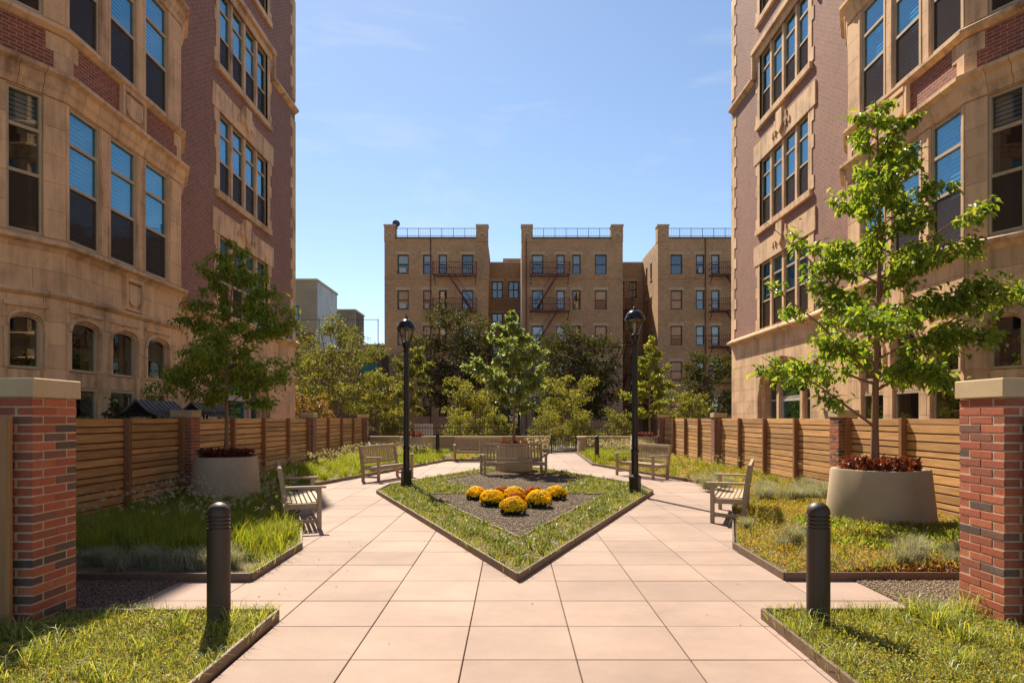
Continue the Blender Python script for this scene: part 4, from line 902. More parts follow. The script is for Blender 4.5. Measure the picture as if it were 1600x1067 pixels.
def lamp():
    b = root('lamp_post', (0, 0, 0), 'x', 'street lamp', 'lamp posts')
    m = MB(); m.lathe([(0.155, 0), (0.155, 0.06), (0.14, 0.08), (0.14, 0.36), (0.15, 0.38), (0.15, 0.41), (0.10, 0.46)], 8); put(m, 'base', 'black_paint', b, smooth=25, bevel=0, loc=(0, 0, 0))
    m = MB(); m.lathe([(0.082, 0.44), (0.078, 0.95), (0.092, 0.97), (0.092, 1.01), (0.07, 1.05), (0.066, 1.10), (0.058, 3.40), (0.075, 3.43), (0.075, 3.47), (0.045, 3.5)], 20); put(m, 'shaft', 'black_paint', b, smooth=35, loc=(0, 0, 0))
    m = MB()
    for i in range(10):
        a = 2 * math.pi * i / 10; m.tube([(0.066 * math.cos(a), 0.066 * math.sin(a), 1.1), (0.058 * math.cos(a), 0.058 * math.sin(a), 3.4)], 0.008, 5)
    put(m, 'fluting', 'black_paint', b, loc=(0, 0, 0))
    m = MB(); m.lathe([(0.045, 3.48), (0.095, 3.55), (0.11, 3.60), (0.10, 3.66), (0.07, 3.68)], 20); lc = put(m, 'lantern_cup', 'black_paint', b, smooth=40, loc=(0, 0, 0))
    m = MB(); m.lathe([(0.085, 3.67), (0.20, 3.99)], 20); put(m, 'lantern_glass', 'lamp_glass', b, smooth=40, loc=(0, 0, 0))
    m = MB()
    for i in range(6):
        a = 2 * math.pi * (i + 0.5) / 6; m.tube([(0.09 * math.cos(a), 0.09 * math.sin(a), 3.63), (0.15 * math.cos(a), 0.15 * math.sin(a), 3.80), (0.215 * math.cos(a), 0.215 * math.sin(a), 4.0)], 0.011, 6)
    put(m, 'lantern_rib', 'black_paint', b, smooth=40, loc=(0, 0, 0))
    m = MB(); m.lathe([(0.20, 3.985), (0.24, 3.99), (0.24, 4.02), (0.22, 4.05), (0.205, 4.10), (0.165, 4.17), (0.10, 4.215), (0.04, 4.235)], 28); cap = put(m, 'dome_cap', 'dome_metal', b, smooth=50, loc=(0, 0, 0))
    m = MB(); m.lathe([(0.04, 4.225), (0.03, 4.26), (0.045, 4.285), (0.02, 4.31), (0.004, 4.36)], 12); put(m, 'finial', 'dome_metal', cap, smooth=50, loc=(0, 0, 0))
    m = MB(); m.lathe([(0.03, 3.68), (0.03, 3.80), (0.045, 3.82), (0.04, 3.93), (0.01, 3.95)], 10); put(m, 'bulb', 'white_frame', b, smooth=50, loc=(0, 0, 0))
    return b
L0 = lamp(); L0.location = (-2.46, 16.4, 0.03); L0.scale = (0.93, 0.93, 0.925); L0['label'] = 'black lamp post at the left corner of the diamond bed'
o = copy_tree(L0); o.location = (2.61, 14.95, 0.03); o['label'] = 'black lamp post at the right corner of the diamond bed'
def bench(L=1.83):
    """facing -y; origin on the ground under the middle of the front legs"""
    b = root('garden_bench', (0, 0, 0), 'x', 'bench', 'slatted wooden benches'); h = L / 2
    K = dict(bevel=0.005, loc=(0, 0, 0))
    for e in (-1, 1):
        x = e * (h - 0.035); m = MB(); m.box(x - 0.033, x + 0.033, -0.033, 0.033, 0, 0.61); put(m, 'leg', 'teak', b, **K)
        m = MB(); P = [(0.46, 0.0), (0.48, 0.40), (0.56, 0.92)]
        for (ya, za), (yb, zb) in zip(P, P[1:]): m.hexa([(x - 0.033, ya - 0.033, za), (x + 0.033, ya - 0.033, za), (x + 0.033, ya + 0.033, za), (x - 0.033, ya + 0.033, za), (x - 0.033, yb - 0.033, zb), (x + 0.033, yb - 0.033, zb), (x + 0.033, yb + 0.033, zb), (x - 0.033, yb + 0.033, zb)])
        put(m, 'leg', 'teak', b, loc=(0, 0, 0))
        m = MB(); m.box(x - 0.045, x + 0.045, -0.10, 0.525, 0.612, 0.645); put(m, 'armrest', 'teak', b, **K)
        m = MB(); m.box(x - 0.02, x + 0.02, 0.034, 0.44, 0.31, 0.39); m.box(x - 0.016, x + 0.016, 0.034, 0.435, 0.10, 0.15); put(m, 'side_rail', 'teak', b, **K)
    m = MB(); m.box(-h + 0.07, h - 0.07, -0.022, 0.022, 0.315, 0.395); put(m, 'front_rail', 'teak', b, **K)
    for i in range(7):
        y = -0.035 + i * 0.072; dz = -0.028 * math.sin(math.pi * (i + 0.3) / 7.5); m = MB(); m.box(-h + 0.075, h - 0.075, y, y + 0.056, 0.40 + dz, 0.422 + dz); put(m, 'seat_slat', 'teak', b, **K)
    def back(z): return 0.48 + (z - 0.40) * 0.154
    def rail(z0, z1, t, nm):
        m = MB(); y0, y1 = back(z0), back(z1); m.hexa([(-h + 0.07, y0 - t, z0), (h - 0.07, y0 - t, z0), (h - 0.07, y0 + t, z0), (-h + 0.07, y0 + t, z0), (-h + 0.07, y1 - t, z1), (h - 0.07, y1 - t, z1), (h - 0.07, y1 + t, z1), (-h + 0.07, y1 + t, z1)]); put(m, nm, 'teak', b, **K)
    rail(0.85, 0.925, 0.024, 'top_rail'); rail(0.46, 0.51, 0.02, 'bottom_rail')
    n = int(L / 0.098)
    sm = MB(); y0, y1 = back(0.51), back(0.85); sm.hexa([(-0.024, y0 - .009, 0.512), (0.024, y0 - .009, 0.512), (0.024, y0 + .009, 0.512), (-0.024, y0 + .009, 0.512), (-0.024, y1 - .009, 0.848), (0.024, y1 - .009, 0.848), (0.024, y1 + .009, 0.848), (-0.024, y1 + .009, 0.848)])
    sme = sm.mesh('back_slat'); sme.materials.append(MATS['teak'])
    for i in range(n): make('back_slat', sme, 'teak', b, loc=(-h + 0.13 + (L - 0.26) * i / (n - 1), 0, 0))
    return b
def aim(o, ax, ay, bx, by, label):
    """front legs run from a to b, the bench looking to the right of a->b reversed"""
    o.location = ((ax + bx) / 2, (ay + by) / 2, 0); o.rotation_euler = (0, 0, math.atan2(by - ay, bx - ax)); o['label'] = label
BN = bench()
aim(BN, -2.85, 10.42, -3.45, 12.15, 'nearest wooden bench on the left, seen end-on beside the tall grass')
BN.rotation_euler.z = math.atan2(12.15 - 10.42, -3.45 + 2.85)
specs = [(-3.45, 18.05, -2.79, 19.8, 'wooden bench behind the left lamp post'), (3.77, 12.75, 3.16, 11.1, 'nearest wooden bench on the right, seen end-on near the blue grass clumps'),
         (3.03, 20.4, 3.77, 18.75, 'wooden bench behind the right lamp post'), (-0.72, 19.4, 0.92, 19.8, 'wooden bench in front of the central tree planter'), (-2.2, 26.55, -0.4, 26.55, 'far wooden bench against the rear planting, left of the central planter')]
for ax, ay, bx, by, lab in specs:
    o = copy_tree(BN); aim(o, ax, ay, bx, by, lab)
# left benches look toward +x, right ones toward -x: the front normal of aim() is to the right of a->b
def planter(x, y, r, h, label, rot=0.0, sq=3.2, mat='planter_concrete'):
    b = root('tree_planter', (x, y, 0), label, 'planter', 'concrete tree planters', rz=rot)
    m = MB(); t = 0.07
    prof = [(r * 1.0, 0.0), (r * 1.005, 0.03), (r * 0.90, h - 0.02), (r * 0.89, h), (r * 0.89 - t * 0.8, h), (r * 0.88 - t, h - 0.02), (r * 0.88 - t, h - 0.09)]
    m.lathe(prof, 72, sq=sq); put(m, 'tub', mat, b, smooth=35, loc=(0, 0, 0))
    m = MB(); m.lathe([(r * 0.88 - t - 0.002, h - 0.2), (r * 0.88 - t - 0.002, h - 0.06)], 40, sq=sq); put(m, 'soil', 'soil', b, loc=(0, 0, 0))
    return b
PL = (-5.93, 14.6); PR = (5.75, 11.0); PC = (0.05, 21.4)
planter(PL[0], PL[1], 0.68, 0.86, 'round pale concrete tree planter in the shade on the left', 0.3, 2.5)
planter(PR[0], PR[1], 0.71, 0.86, 'large pale concrete tree planter in the sun on the right', 0.45, 2.9)
planter(PC[0], PC[1], 0.58, 0.80, 'concrete tree planter behind the central bench', 0.0, 2.5)
planter(-4.55, 32.3, 0.6, 0.8, 'small concrete planter with red flowers left along the rear wall', 0.0, 2.5)
planter(6.0, 32.3, 0.6, 0.8, 'small concrete planter with red flowers right along the rear wall', 0.0, 2.5)

# ================================================================== trees and shrubs
def tree(name, x, y, z0, top, clear, rad, mat, label, leaves=3000, ll=0.11, lw=0.055, seed=0, trunk=0.06, bark='bark_brown', shape='oval', nb=26, droop=0.35, lean=(0, 0), spread=0.16, cat='tree', group=None, extra=(), multi=1, up=0.55, vary=(0.72, 1.12)):
    rs = np.random.default_rng(seed); rr = random.Random(seed); H = top - z0
    b = root(name, (x, y, z0), label, cat, group)
    wood = MB(); tips = []
    def prof(t):                                              # crown radius share against height share
        if shape == 'oval': return max(0.12, math.sin(math.pi * (0.12 + 0.80 * t)) ** 0.7)
        if shape == 'pear': return max(0.16, (1 - t) ** 0.62 * min(1, 0.72 + t * 1.6))
        if shape == 'cone': return max(0.10, (1 - t) ** 0.75 * min(1, 0.55 + t * 2.2))
        return max(0.2, math.sin(math.pi * (0.2 + 0.68 * t)) ** 0.5)
    trunks = []
    for q in range(multi):
        a = 6.28 * q / multi + 0.5; off = (0 if multi == 1 else rad * 0.45)
        n = 9; pts = []
        for i in range(n):
            t = i / (n - 1); w = math.sin(t * 5 + seed) * 0.03 * H * t * 0.6
            pts.append(Vector((lean[0] * t + w + math.cos(a) * off * t ** 1.2, lean[1] * t + w * 0.5 + math.sin(a) * off * t ** 1.2, H * 0.97 * t)))
        wood.tube(pts, [trunk * (1 - 0.85 * (i / (n - 1))) * (1.25 if i == 0 else 1) for i in range(n)], 9); trunks.append(pts)
    ga = 2.39996
    for i in range(nb):
        t = (i + 0.5) / nb; z = clear + (H * 0.95 - clear) * t; pts = trunks[i % len(trunks)]
        k = z / (H * 0.97) * (len(pts) - 1); k0 = min(len(pts) - 2, int(k)); p = pts[k0].lerp(pts[k0 + 1], k - k0)
        L = rad * prof(t) * rr.uniform(*vary); az = i * ga + rr.uniform(-0.4, 0.4); u = up * rr.uniform(0.5, 1.3) * (0.6 + 0.7 * t)
        d = Vector((math.cos(az), math.sin(az), u)).normalized(); bp = [p]
        for j in range(1, 6): q = j / 5; bp.append(p + d * L * q + Vector((0, 0, -droop * L * 0.35 * q * q)) + Vector((rr.uniform(-1, 1), rr.uniform(-1, 1), rr.uniform(-.6, .6))) * 0.045 * L)
        r0 = trunk * 0.42 * (1 - 0.6 * t); wood.tube(bp, [r0 * (1 - 0.8 * j / 5) for j in range(6)], 5)
        ns = 5
        for j in range(ns):
            q = 0.32 + 0.66 * j / (ns - 1); o = bp[min(4, int(q * 5))].lerp(bp[min(5, int(q * 5) + 1)], q * 5 % 1)
            sd = (d + Vector((rr.uniform(-1, 1), rr.uniform(-1, 1), rr.uniform(-0.5, 0.7))) * 0.95).normalized(); sl = L * rr.uniform(0.22, 0.45)
            e = o + sd * sl + Vector((0, 0, -droop * sl * 0.5)); wood.tube([o, o.lerp(e, 0.5) + Vector((0, 0, 0.02)), e], [r0 * 0.35, r0 * 0.25, r0 * 0.1], 4)
            tips.append((np.array(o), np.array(e)))
    for ex, ey, ez in extra:                                   # long stray branches seen in the photograph
        e = Vector((ex - x, ey - y, ez - z0)); k = min(len(trunks[0]) - 2, int(max(clear, e.z * 0.72) / (H * 0.97) * (len(trunks[0]) - 1))); o = trunks[0][k]
        mid = o.lerp(e, 0.5) + Vector((0, 0, 0.10)); wood.tube([o, mid, e], [trunk * 0.4, trunk * 0.25, trunk * 0.08], 5)
        for _ in range(4): f = rr.uniform(0.35, 1.0); q = o.lerp(e, f); tips.append((np.array(q - (e - o) * 0.12), np.array(q + Vector((rr.uniform(-.2, .2), rr.uniform(-.2, .2), rr.uniform(-.2, .1))))))
    put(wood, 'trunk', bark, b, smooth=60, loc=(0, 0, 0))
    A = np.array([a for a, _ in tips]); E = np.array([e for _, e in tips]); ln_ = np.linalg.norm(E - A, axis=1); k = rs.choice(len(tips), leaves, p=ln_ ** 1.3 / (ln_ ** 1.3).sum()); t = rs.uniform(0, 1.08, (leaves, 1))
    P = A[k] * (1 - t) + E[k] * t + rs.normal(0, spread, (leaves, 3)) * np.array([[1, 1, 0.75]]) * np.minimum(rad * 0.5, 0.12 * rad + 0.95 * ln_[k])[:, None]
    ax = unit((E - A)[k] * 0.8 + rs.normal(0, 0.55, (leaves, 3)) + np.array([[0, 0, -droop * 1.1]])); ax = unit(ax + rs.normal(0, 0.45, (leaves, 3)))
    nr = unit(rs.normal(0, 0.6, (leaves, 3)) + np.array([[0, 0, 1.0]])); ln = rs.uniform(0.6, 1.25, leaves) * ll
    V, Fc = leaf_arrays(P, ax, nr, ln, ln * lw / ll)
    make('crown', tri_mesh('crown', V, Fc, mat), mat, b, loc=(0, 0, 0))
    return b
tree('planter_tree', PR[0] - 0.08, PR[1], 0.78, 6.85, 1.25, 1.85, 'leaf_right', 'slender sunlit green tree in the right concrete planter', 12500, 0.13, 0.06, 5, 0.06, shape='pear', nb=46, droop=0.65, lean=(0.05, 0), spread=0.13, vary=(0.42, 1.12), up=0.75, extra=((7.45, 10.7, 3.6), (7.05, 10.5, 4.9), (3.85, 10.9, 2.6), (4.0, 11.2, 4.8), (3.8, 10.8, 3.8)), group='courtyard trees')
tree('planter_tree', PL[0], PL[1], 0.78, 5.4, 1.1, 1.75, 'leaf_left', 'dark leafy tree in the shaded left concrete planter', 12000, 0.11, 0.045, 9, 0.045, shape='pear', nb=42, droop=0.6, lean=(0.12, 0), spread=0.13, vary=(0.4, 1.15), up=0.7, extra=((-7.6, 14.0, 3.0), (-7.3, 13.8, 2.4), (-4.6, 14.4, 2.6)), group='courtyard trees')
tree('planter_tree', PC[0], PC[1], 0.72, 5.05, 1.05, 1.5, 'leaf_centre', 'upright glossy-leaved tree in the central planter behind the bench', 7200, 0.13, 0.08, 14, 0.045, shape='cone', nb=28, droop=0.25, spread=0.12, vary=(0.55, 1.15), group='courtyard trees', up=0.7)
BG = 'trees behind the rear wall'
tree('garden_tree', -4.55, 32.3, 0.7, 4.95, 1.2, 1.0, 'leaf_olive', 'small green tree behind the left lamp post', 3000, 0.15, 0.085, 21, 0.05, nb=20, group=BG)
tree('garden_tree', 6.65, 33.9, 0.0, 5.9, 1.6, 1.35, 'leaf_yellow', 'bright yellow-green tree behind the right lamp post', 4500, 0.16, 0.085, 22, 0.05, shape='cone', nb=26, group=BG, up=0.8)
tree('garden_tree', -10.6, 42, 0, 7.1, 1.6, 2.7, 'leaf_olive', 'broad olive-green tree with several trunks beyond the left fence', 8500, 0.20, 0.08, 23, 0.10, nb=34, multi=3, shape='round', spread=0.22, group=BG)
tree('garden_tree', -7.0, 37.5, 0, 3.95, 0.8, 1.45, 'leaf_shrub', 'yellowish bushy tree at the end of the left fence', 4500, 0.17, 0.07, 24, 0.05, nb=24, shape='round', spread=0.2, group=BG, multi=2)
tree('garden_tree', -11.2, 37.0, 0, 4.6, 0.9, 1.5, 'leaf_shrub', 'yellow-green tree against the far corner of the left building', 3500, 0.18, 0.08, 25, 0.05, nb=22, spread=0.2, group=BG)
tree('garden_tree', -9.6, 33.5, 0, 2.7, 0.7, 1.05, 'leaf_autumn', 'low shrub with reddish leaves behind the left fence', 2200, 0.15, 0.07, 26, 0.04, nb=18, shape='round', spread=0.22, group=BG)
tree('street_tree', -3.9, 51, 0, 9.0, 2.0, 3.1, 'leaf_dark', 'tall dark tree in front of the left apartment wing', 9500, 0.26, 0.12, 31, 0.14, nb=34, shape='round', spread=0.22, group=BG, bark='bark')
tree('street_tree', 4.9, 52, 0, 7.4, 1.5, 3.2, 'leaf_dark', 'wide dark tree in front of the middle apartment wing', 9000, 0.26, 0.12, 32, 0.14, nb=34, shape='round', spread=0.22, group=BG, bark='bark')
tree('street_tree', 13.2, 47, 0, 5.9, 0.8, 2.2, 'leaf_dark', 'dark round tree beside the corner of the right building', 6500, 0.22, 0.10, 33, 0.1, nb=28, shape='round', spread=0.22, group=BG, bark='bark')
tree('garden_shrub', -2.0, 39.5, 0, 3.75, 0.5, 1.55, 'leaf_shrub', 'tall olive shrub behind the rear wall, left of the central tree', 4200, 0.19, 0.07, 34, 0.05, nb=24, shape='round', spread=0.22, multi=3, cat='shrub', group='shrubs behind the rear wall')
tree('garden_shrub', 3.1, 40.5, 0, 3.9, 0.5, 1.6, 'leaf_shrub', 'tall olive shrub behind the gate', 4200, 0.19, 0.07, 35, 0.05, nb=24, shape='round', spread=0.22, multi=3, cat='shrub', group='shrubs behind the rear wall')
tree('garden_shrub', 9.2, 37.0, 0, 3.0, 0.5, 1.2, 'leaf_shrub', 'olive shrub over the far end of the right fence', 2600, 0.18, 0.07, 36, 0.05, nb=18, shape='round', spread=0.22, multi=2, cat='shrub', group='shrubs behind the rear wall')
for i, (x, y, h, r, lab) in enumerate([(-2.6, 36.2, 1.75, 0.95, 'low leafy shrub behind the iron railing above the far bench'), (1.9, 36.6, 1.9, 1.15, 'low pale-leaved shrub behind the railing left of the gate'), (3.6, 36.8, 1.75, 1.0, 'low pale-leaved shrub behind the gate'), (5.4, 35.8, 1.85, 0.95, 'low shrub behind the railing beside the right lamp post'), (-0.7, 36.3, 1.7, 0.8, 'low shrub behind the railing behind the central planter'), (-6.0, 35.8, 1.5, 0.85, 'low shrub behind the railing beside the left lamp post')]):
    tree('garden_shrub', x, y, 0, h, 0.15, r, 'leaf_shrub', lab, 2000, 0.15, 0.055, 50 + i, 0.025, nb=18, shape='round', spread=0.25, multi=3, cat='shrub', group='shrubs behind the rear wall')
tree('garden_shrub', -7.75, 13.6, 0, 2.15, 0.3, 0.48, 'leaf_dark', 'dark clipped shrub showing above the left fence by the ground-floor windows', 2600, 0.08, 0.04, 60, 0.03, nb=26, shape='cone', spread=0.25, cat='shrub')
for y, lab in ((15.3, 'small grey metal canopy above the left fence, nearer one'), (17.8, 'small grey metal canopy above the left fence, farther one')):
    t = root('metal_canopy', (-7.75, y, 0), lab, 'canopy', 'metal canopies behind the left fence')
    for ex in (-0.3, 0.3):
        for ey in (-0.6, 0.6): m = MB(); m.box(ex - 0.02, ex + 0.02, ey - 0.02, ey + 0.02, 0, 1.72); put(m, 'post', 'black_paint', t, loc=(0, 0, 0))
    for e in (-1, 1):
        m = MB(); cv = [(0.0, 2.02), (0.10, 1.92), (0.24, 1.80), (0.48, 1.70)]
        for (xa, za), (xb, zb) in zip(cv, cv[1:]): m.hexa([(e * xa, -0.8, za - .02), (e * xb, -0.8, zb - .02), (e * xb, 0.8, zb - .02), (e * xa, 0.8, za - .02), (e * xa, -0.8, za), (e * xb, -0.8, zb), (e * xb, 0.8, zb), (e * xa, 0.8, za)])
        for q in range(9):
            yy = -0.8 + q * 0.2
            for (xa, za), (xb, zb) in zip(cv, cv[1:]): m.bar((e * xa, yy, za + 0.012), (e * xb, yy, zb + 0.012), 0.02, 0.03)
        put(m, 'roof_sheet', 'lead_roof', t, loc=(0, 0, 0))

t = root('notice_board', (-4.6, 36.6, 0), 'white blank board behind the iron railing near the left lamp post', 'sign')
m = MB(); m.box(-5.1, -4.1, 36.58, 36.62, 0.75, 1.35); put(m, 'panel', 'sign_white', t)
m = MB(); m.box(-5.0, -4.95, 36.63, 36.68, -0.05, 1.3); m.box(-4.25, -4.2, 36.63, 36.68, -0.05, 1.3); put(m, 'post', 'rail_iron', t)

# ================================================================== planting
def red_plants(x, y, z, r, label, n=900, sc=1.0):
    a = rng.uniform(0, 6.28, n); q = np.sqrt(rng.uniform(0, 1, n)) * r; P = np.stack([x + q * np.cos(a), y + q * np.sin(a), z + rng.uniform(0.0, 0.16, n) * sc], 1)
    ax = unit(rng.normal(0, 0.7, (n, 3)) + np.array([[0, 0, 0.5]])); nr = unit(rng.normal(0, 0.7, (n, 3)) + np.array([[0, 0, 1]])); ln = rng.uniform(0.05, 0.10, n)
    V, F = leaf_arrays(P, ax, nr, ln, ln * 0.65); return stuff('red_leaf_plants', V, F, 'leaf_red', label, 'plants')
red_plants(PR[0], PR[1], 0.82, 0.57, 'red and copper leaved plants in the right planter', 1300, 1.1)
red_plants(PL[0], PL[1], 0.82, 0.55, 'dark red leaved plants in the shaded left planter', 1100)
red_plants(PC[0], PC[1], 0.76, 0.44, 'red leaved plants in the central planter', 900)
red_plants(-4.55, 32.3, 0.76, 0.5, 'red leaved plants in the planter left along the rear wall', 700, 1.5)
red_plants(6.0, 32.3, 0.76, 0.5, 'red leaved plants in the planter right along the rear wall', 700, 1.5)
circ = lambda c, r: [(c[0] + r * math.cos(i * 0.5236), c[1] + r * math.sin(i * 0.5236)) for i in range(12)]
def grass(poly, n, h, w, lean, mat, label, avoid=(), tuft=0, z=0.04, name='grass', cat='grass'):
    if tuft:
        k = max(1, n // tuft); C = scatter(poly, k, avoid); idx = rng.integers(0, k, n); P = C[idx] + rng.normal(0, 0.035, (n, 2)) * (h[1] / 0.3)
        hs = rng.uniform(0.55, 1.2, k)[idx] * rng.uniform(h[0], h[1], n)
    else: P = scatter(poly, n, avoid); hs = rng.uniform(h[0], h[1], n)
    V, F = blade_arrays(xyz(P, z), hs, rng.uniform(0.7, 1.3, n) * w, rng.uniform(lean[0], lean[1], n)); return stuff(name, V, F, mat, label, cat)
def cover(poly, n, size, zmax, mat, label, avoid=(), z=0.045, name='ground_cover', up=0.5, ratio=0.5):
    P = scatter(poly, n, avoid); P = xyz(P, z); P[:, 2] += rng.uniform(0, 1, n) ** 1.5 * zmax * (0.6 + 0.4 * np.sin(P[:, 0] * 3.1) * np.cos(P[:, 1] * 2.7))
    ax = unit(rng.normal(0, 0.8, (n, 3)) + np.array([[0, 0, up]])); nr = unit(rng.normal(0, 0.8, (n, 3)) + np.array([[0, 0, 1]])); ln = rng.uniform(0.6, 1.3, n) * size
    V, F = leaf_arrays(P, ax, nr, ln, ln * ratio); return stuff(name, V, F, mat, label, 'ground cover')
def flower_heads(poly, n, h, label, avoid=()):
    P = xyz(scatter(poly, n, avoid), 0.04); hs = rng.uniform(h[0], h[1], n); T = P + np.stack([rng.normal(0, .05, n), rng.normal(0, .05, n), hs], 1)
    k = 12; c = np.repeat(T, k, 0) + rng.normal(0, 0.013, (n * k, 3)); ax = unit(rng.normal(0, 1, (n * k, 3))); nr = unit(rng.normal(0, 1, (n * k, 3))); ln = rng.uniform(0.014, 0.026, n * k)
    V, F = leaf_arrays(c, ax, nr, ln, ln * 0.7); stuff('white_flower_heads', V, F, 'white_flower', label, 'flowers')
BOL_L = circ((-2.27, 5.45), 0.10); BOL_R = circ((2.38, 5.47), 0.10); PIL_L = [(-4.3, 5.4), (-3.68, 5.4), (-3.68, 6.0), (-4.3, 6.0)]; PIL_R = [(4.4, 5.4), (3.78, 5.4), (3.78, 6.0), (4.4, 6.0)]
FLV = [(-1.96, 3.4), (-1.96, 5.74), (-5.6, 5.74), (-5.6, 3.4)]; FRV = [(2.1, 3.4), (2.1, 5.76), (5.7, 5.76), (5.7, 3.4)]
for poly, bo, pi, sd in ((FLV, BOL_L, PIL_L, 'left'), (FRV, BOL_R, PIL_R, 'right')):
    cover(poly, 42000, 0.026, 0.07, 'sedum_green', 'low mossy ground cover in the front %s grass bed' % sd, (bo, pi), up=0.7)
    grass(poly, 15000, (0.03, 0.11), 0.004, (0.2, 0.8), 'grass_lawn', 'short fine grass in the front %s bed' % sd, (bo, pi))
    cover(poly, 5000, 0.03, 0.05, 'dry_leaf', 'brown dry thatch in the front %s bed' % sd, (bo, pi))
    grass(poly, 3400, (0.10, 0.30), 0.006, (0.6, 1.2), 'grass_lawn', 'long arching grass tufts in the front %s bed' % sd, (bo, pi), tuft=38)
edge = [(-3.3, 3.4), (-3.3, 5.3), (-5.2, 5.3), (-5.2, 3.4)]
grass(edge, 1500, (0.18, 0.36), 0.010, (0.6, 1.15), 'grass_lawn', 'coarse arching grass at the foot of the left brick pillar', tuft=45)
grass([(3.2, 4.9), (3.7, 5.75), (3.2, 5.75)], 500, (0.15, 0.3), 0.007, (0.5, 1.1), 'grass_lawn', 'long grass beside the foot of the right brick pillar', tuft=40)
for a_, b_, n_, lab in (((-1.93, 3.4), (-1.95, 5.78), 420, 'grass blades spilling over the front left edging'), ((-1.95, 5.77), (-3.3, 5.77), 300, 'grass blades spilling over the back of the front left edging'), ((2.06, 3.4), (2.08, 5.79), 420, 'grass blades spilling over the front right edging'), ((2.08, 5.78), (3.6, 5.78), 380, 'grass blades spilling over the back of the front right edging'),
                         ((X0, 7.16), (3.02, 15.4), 700, 'grass blades spilling over the right edging of the diamond bed'), ((X0, 7.16), (-2.9, 15.4), 700, 'grass blades spilling over the left edging of the diamond bed'), ((-2.66, 7.15), (-2.7, 8.9), 500, 'grass blades spilling over the left bed edging')):
    a2, b2 = np.array(a_), np.array(b_); tt = rng.uniform(0, 1, (n_ // 7, 1))[rng.integers(0, n_ // 7, n_)]; P = a2 * (1 - tt) + b2 * tt + rng.normal(0, 0.018, (n_, 2))
    V, F = blade_arrays(xyz(P, 0.03), rng.uniform(0.07, 0.2, n_), 0.005, rng.uniform(0.5, 1.2, n_)); stuff('grass', V, F, 'grass_lawn', lab, 'grass')
# left bed
PLc = circ(PL, 0.70)
LA = [(-2.72, 8.0), (-2.76, 8.95), (-5.0, 16.3), (-6.85, 16.8), (-6.85, 8.0)]
grass([(-2.72, 8.0), (-2.76, 8.95), (-3.4, 10.6), (-6.85, 10.4), (-6.85, 8.0)], 20000, (0.24, 0.46), 0.006, (0.25, 0.9), 'grass_tall', 'tall fine green grass at the front of the near left bed', tuft=70)
grass([(-3.4, 10.6), (-5.0, 16.3), (-6.85, 16.8), (-6.85, 10.4)], 20000, (0.09, 0.22), 0.006, (0.25, 0.9), 'grass_tall', 'fine green grass around the left planter', (PLc,), tuft=70)
cover(LA, 16000, 0.03, 0.06, 'sedum_green', 'low green cover under the tall grass in the left bed', (PLc,))
flower_heads([(-2.9, 9.2), (-4.9, 16.2), (-6.6, 16.5), (-6.6, 9.6), (-4.2, 9.0)], 420, (0.32, 0.52), 'white round flower heads above the grass in the near left bed', (PLc,))
LB = [(-5.0, 16.4), (-2.6, 26.6), (-3.0, 32.8), (-6.8, 32.8), (-6.8, 16.4)]
grass(LB, 26000, (0.22, 0.42), 0.008, (0.25, 0.9), 'grass_tall', 'bright grass behind the left lamp post', tuft=60)
cover(LB, 12000, 0.04, 0.06, 'sedum_green', 'low green cover in the far left bed')
flower_heads([(-5.6, 17.5), (-3.2, 26.6), (-3.2, 31), (-6.6, 31), (-6.6, 17.5)], 700, (0.38, 0.58), 'pale flower heads in the far left bed')
LC = [(-2.4, 27.0), (0.9, 27.0), (1.5, 32.9), (-2.8, 32.9)]
cover(LC, 9000, 0.05, 0.08, 'sedum', 'low yellow-green cover behind the far bench')
grass(LC, 2500, (0.12, 0.3), 0.01, (0.3, 0.9), 'grass_lawn', 'grass tufts behind the far bench', tuft=60)
flower_heads([(0.5, 24.9), (1.3, 25.0), (1.3, 26), (0.5, 26)], 120, (0.5, 0.9), 'white flowers right of the central planter')
# right bed
PRc = circ(PR, 0.74)
RA = [(2.84, 7.2), (2.87, 8.9), (5.1, 16.3), (6.9, 16.3), (6.9, 7.2)]
cover(RA, 66000, 0.032, 0.13, 'sedum', 'yellow and rust sedum carpet in the near right bed', (PRc,), up=0.7)
grass(RA, 9000, (0.06, 0.2), 0.005, (0.3, 1.0), 'grass_lawn', 'short grass among the sedum in the near right bed', (PRc,), tuft=45)
RL = [(3.7, 8.9), (4.5, 11.2), (4.9, 11.0), (5.2, 10.4), (6.5, 10.3), (6.9, 10.9), (6.9, 8.4), (5.0, 8.2)]
n = 5200; P = scatter(RL, n, (PRc,)); P = xyz(P, 0.05); P[:, 2] += rng.uniform(0, 0.05, n) * (0.6 + 0.4 * np.sin(P[:, 0] * 6) * np.cos(P[:, 1] * 5)); ax = unit(rng.normal(0, 0.6, (n, 3)) + np.array([[0, 0, 0.9]])); nr = unit(rng.normal(0, 0.7, (n, 3)) + np.array([[0, 0, 1]])); ln = rng.uniform(0.05, 0.11, n); V, F = leaf_arrays(P, ax, nr, ln, ln * 0.34)
stuff('leafy_plants', V, F, 'leafy_green', 'bright leafy green plants around the right planter', 'plants')
RB = [(5.1, 16.4), (2.95, 24.4), (3.1, 32.9), (6.9, 32.9), (6.9, 16.4)]
cover(RB, 26000, 0.05, 0.10, 'sedum', 'yellow-green cover along the far right fence')
grass(RB, 12000, (0.12, 0.30), 0.007, (0.3, 0.9), 'grass_tall', 'grass along the far right fence', tuft=50)
grass([(3.0, 25.2), (3.1, 31.5), (5.6, 31.5), (5.0, 24.0)], 9000, (0.25, 0.5), 0.009, (0.3, 0.9), 'grass_tall', 'tall bright grass around the far right bollard', tuft=60)
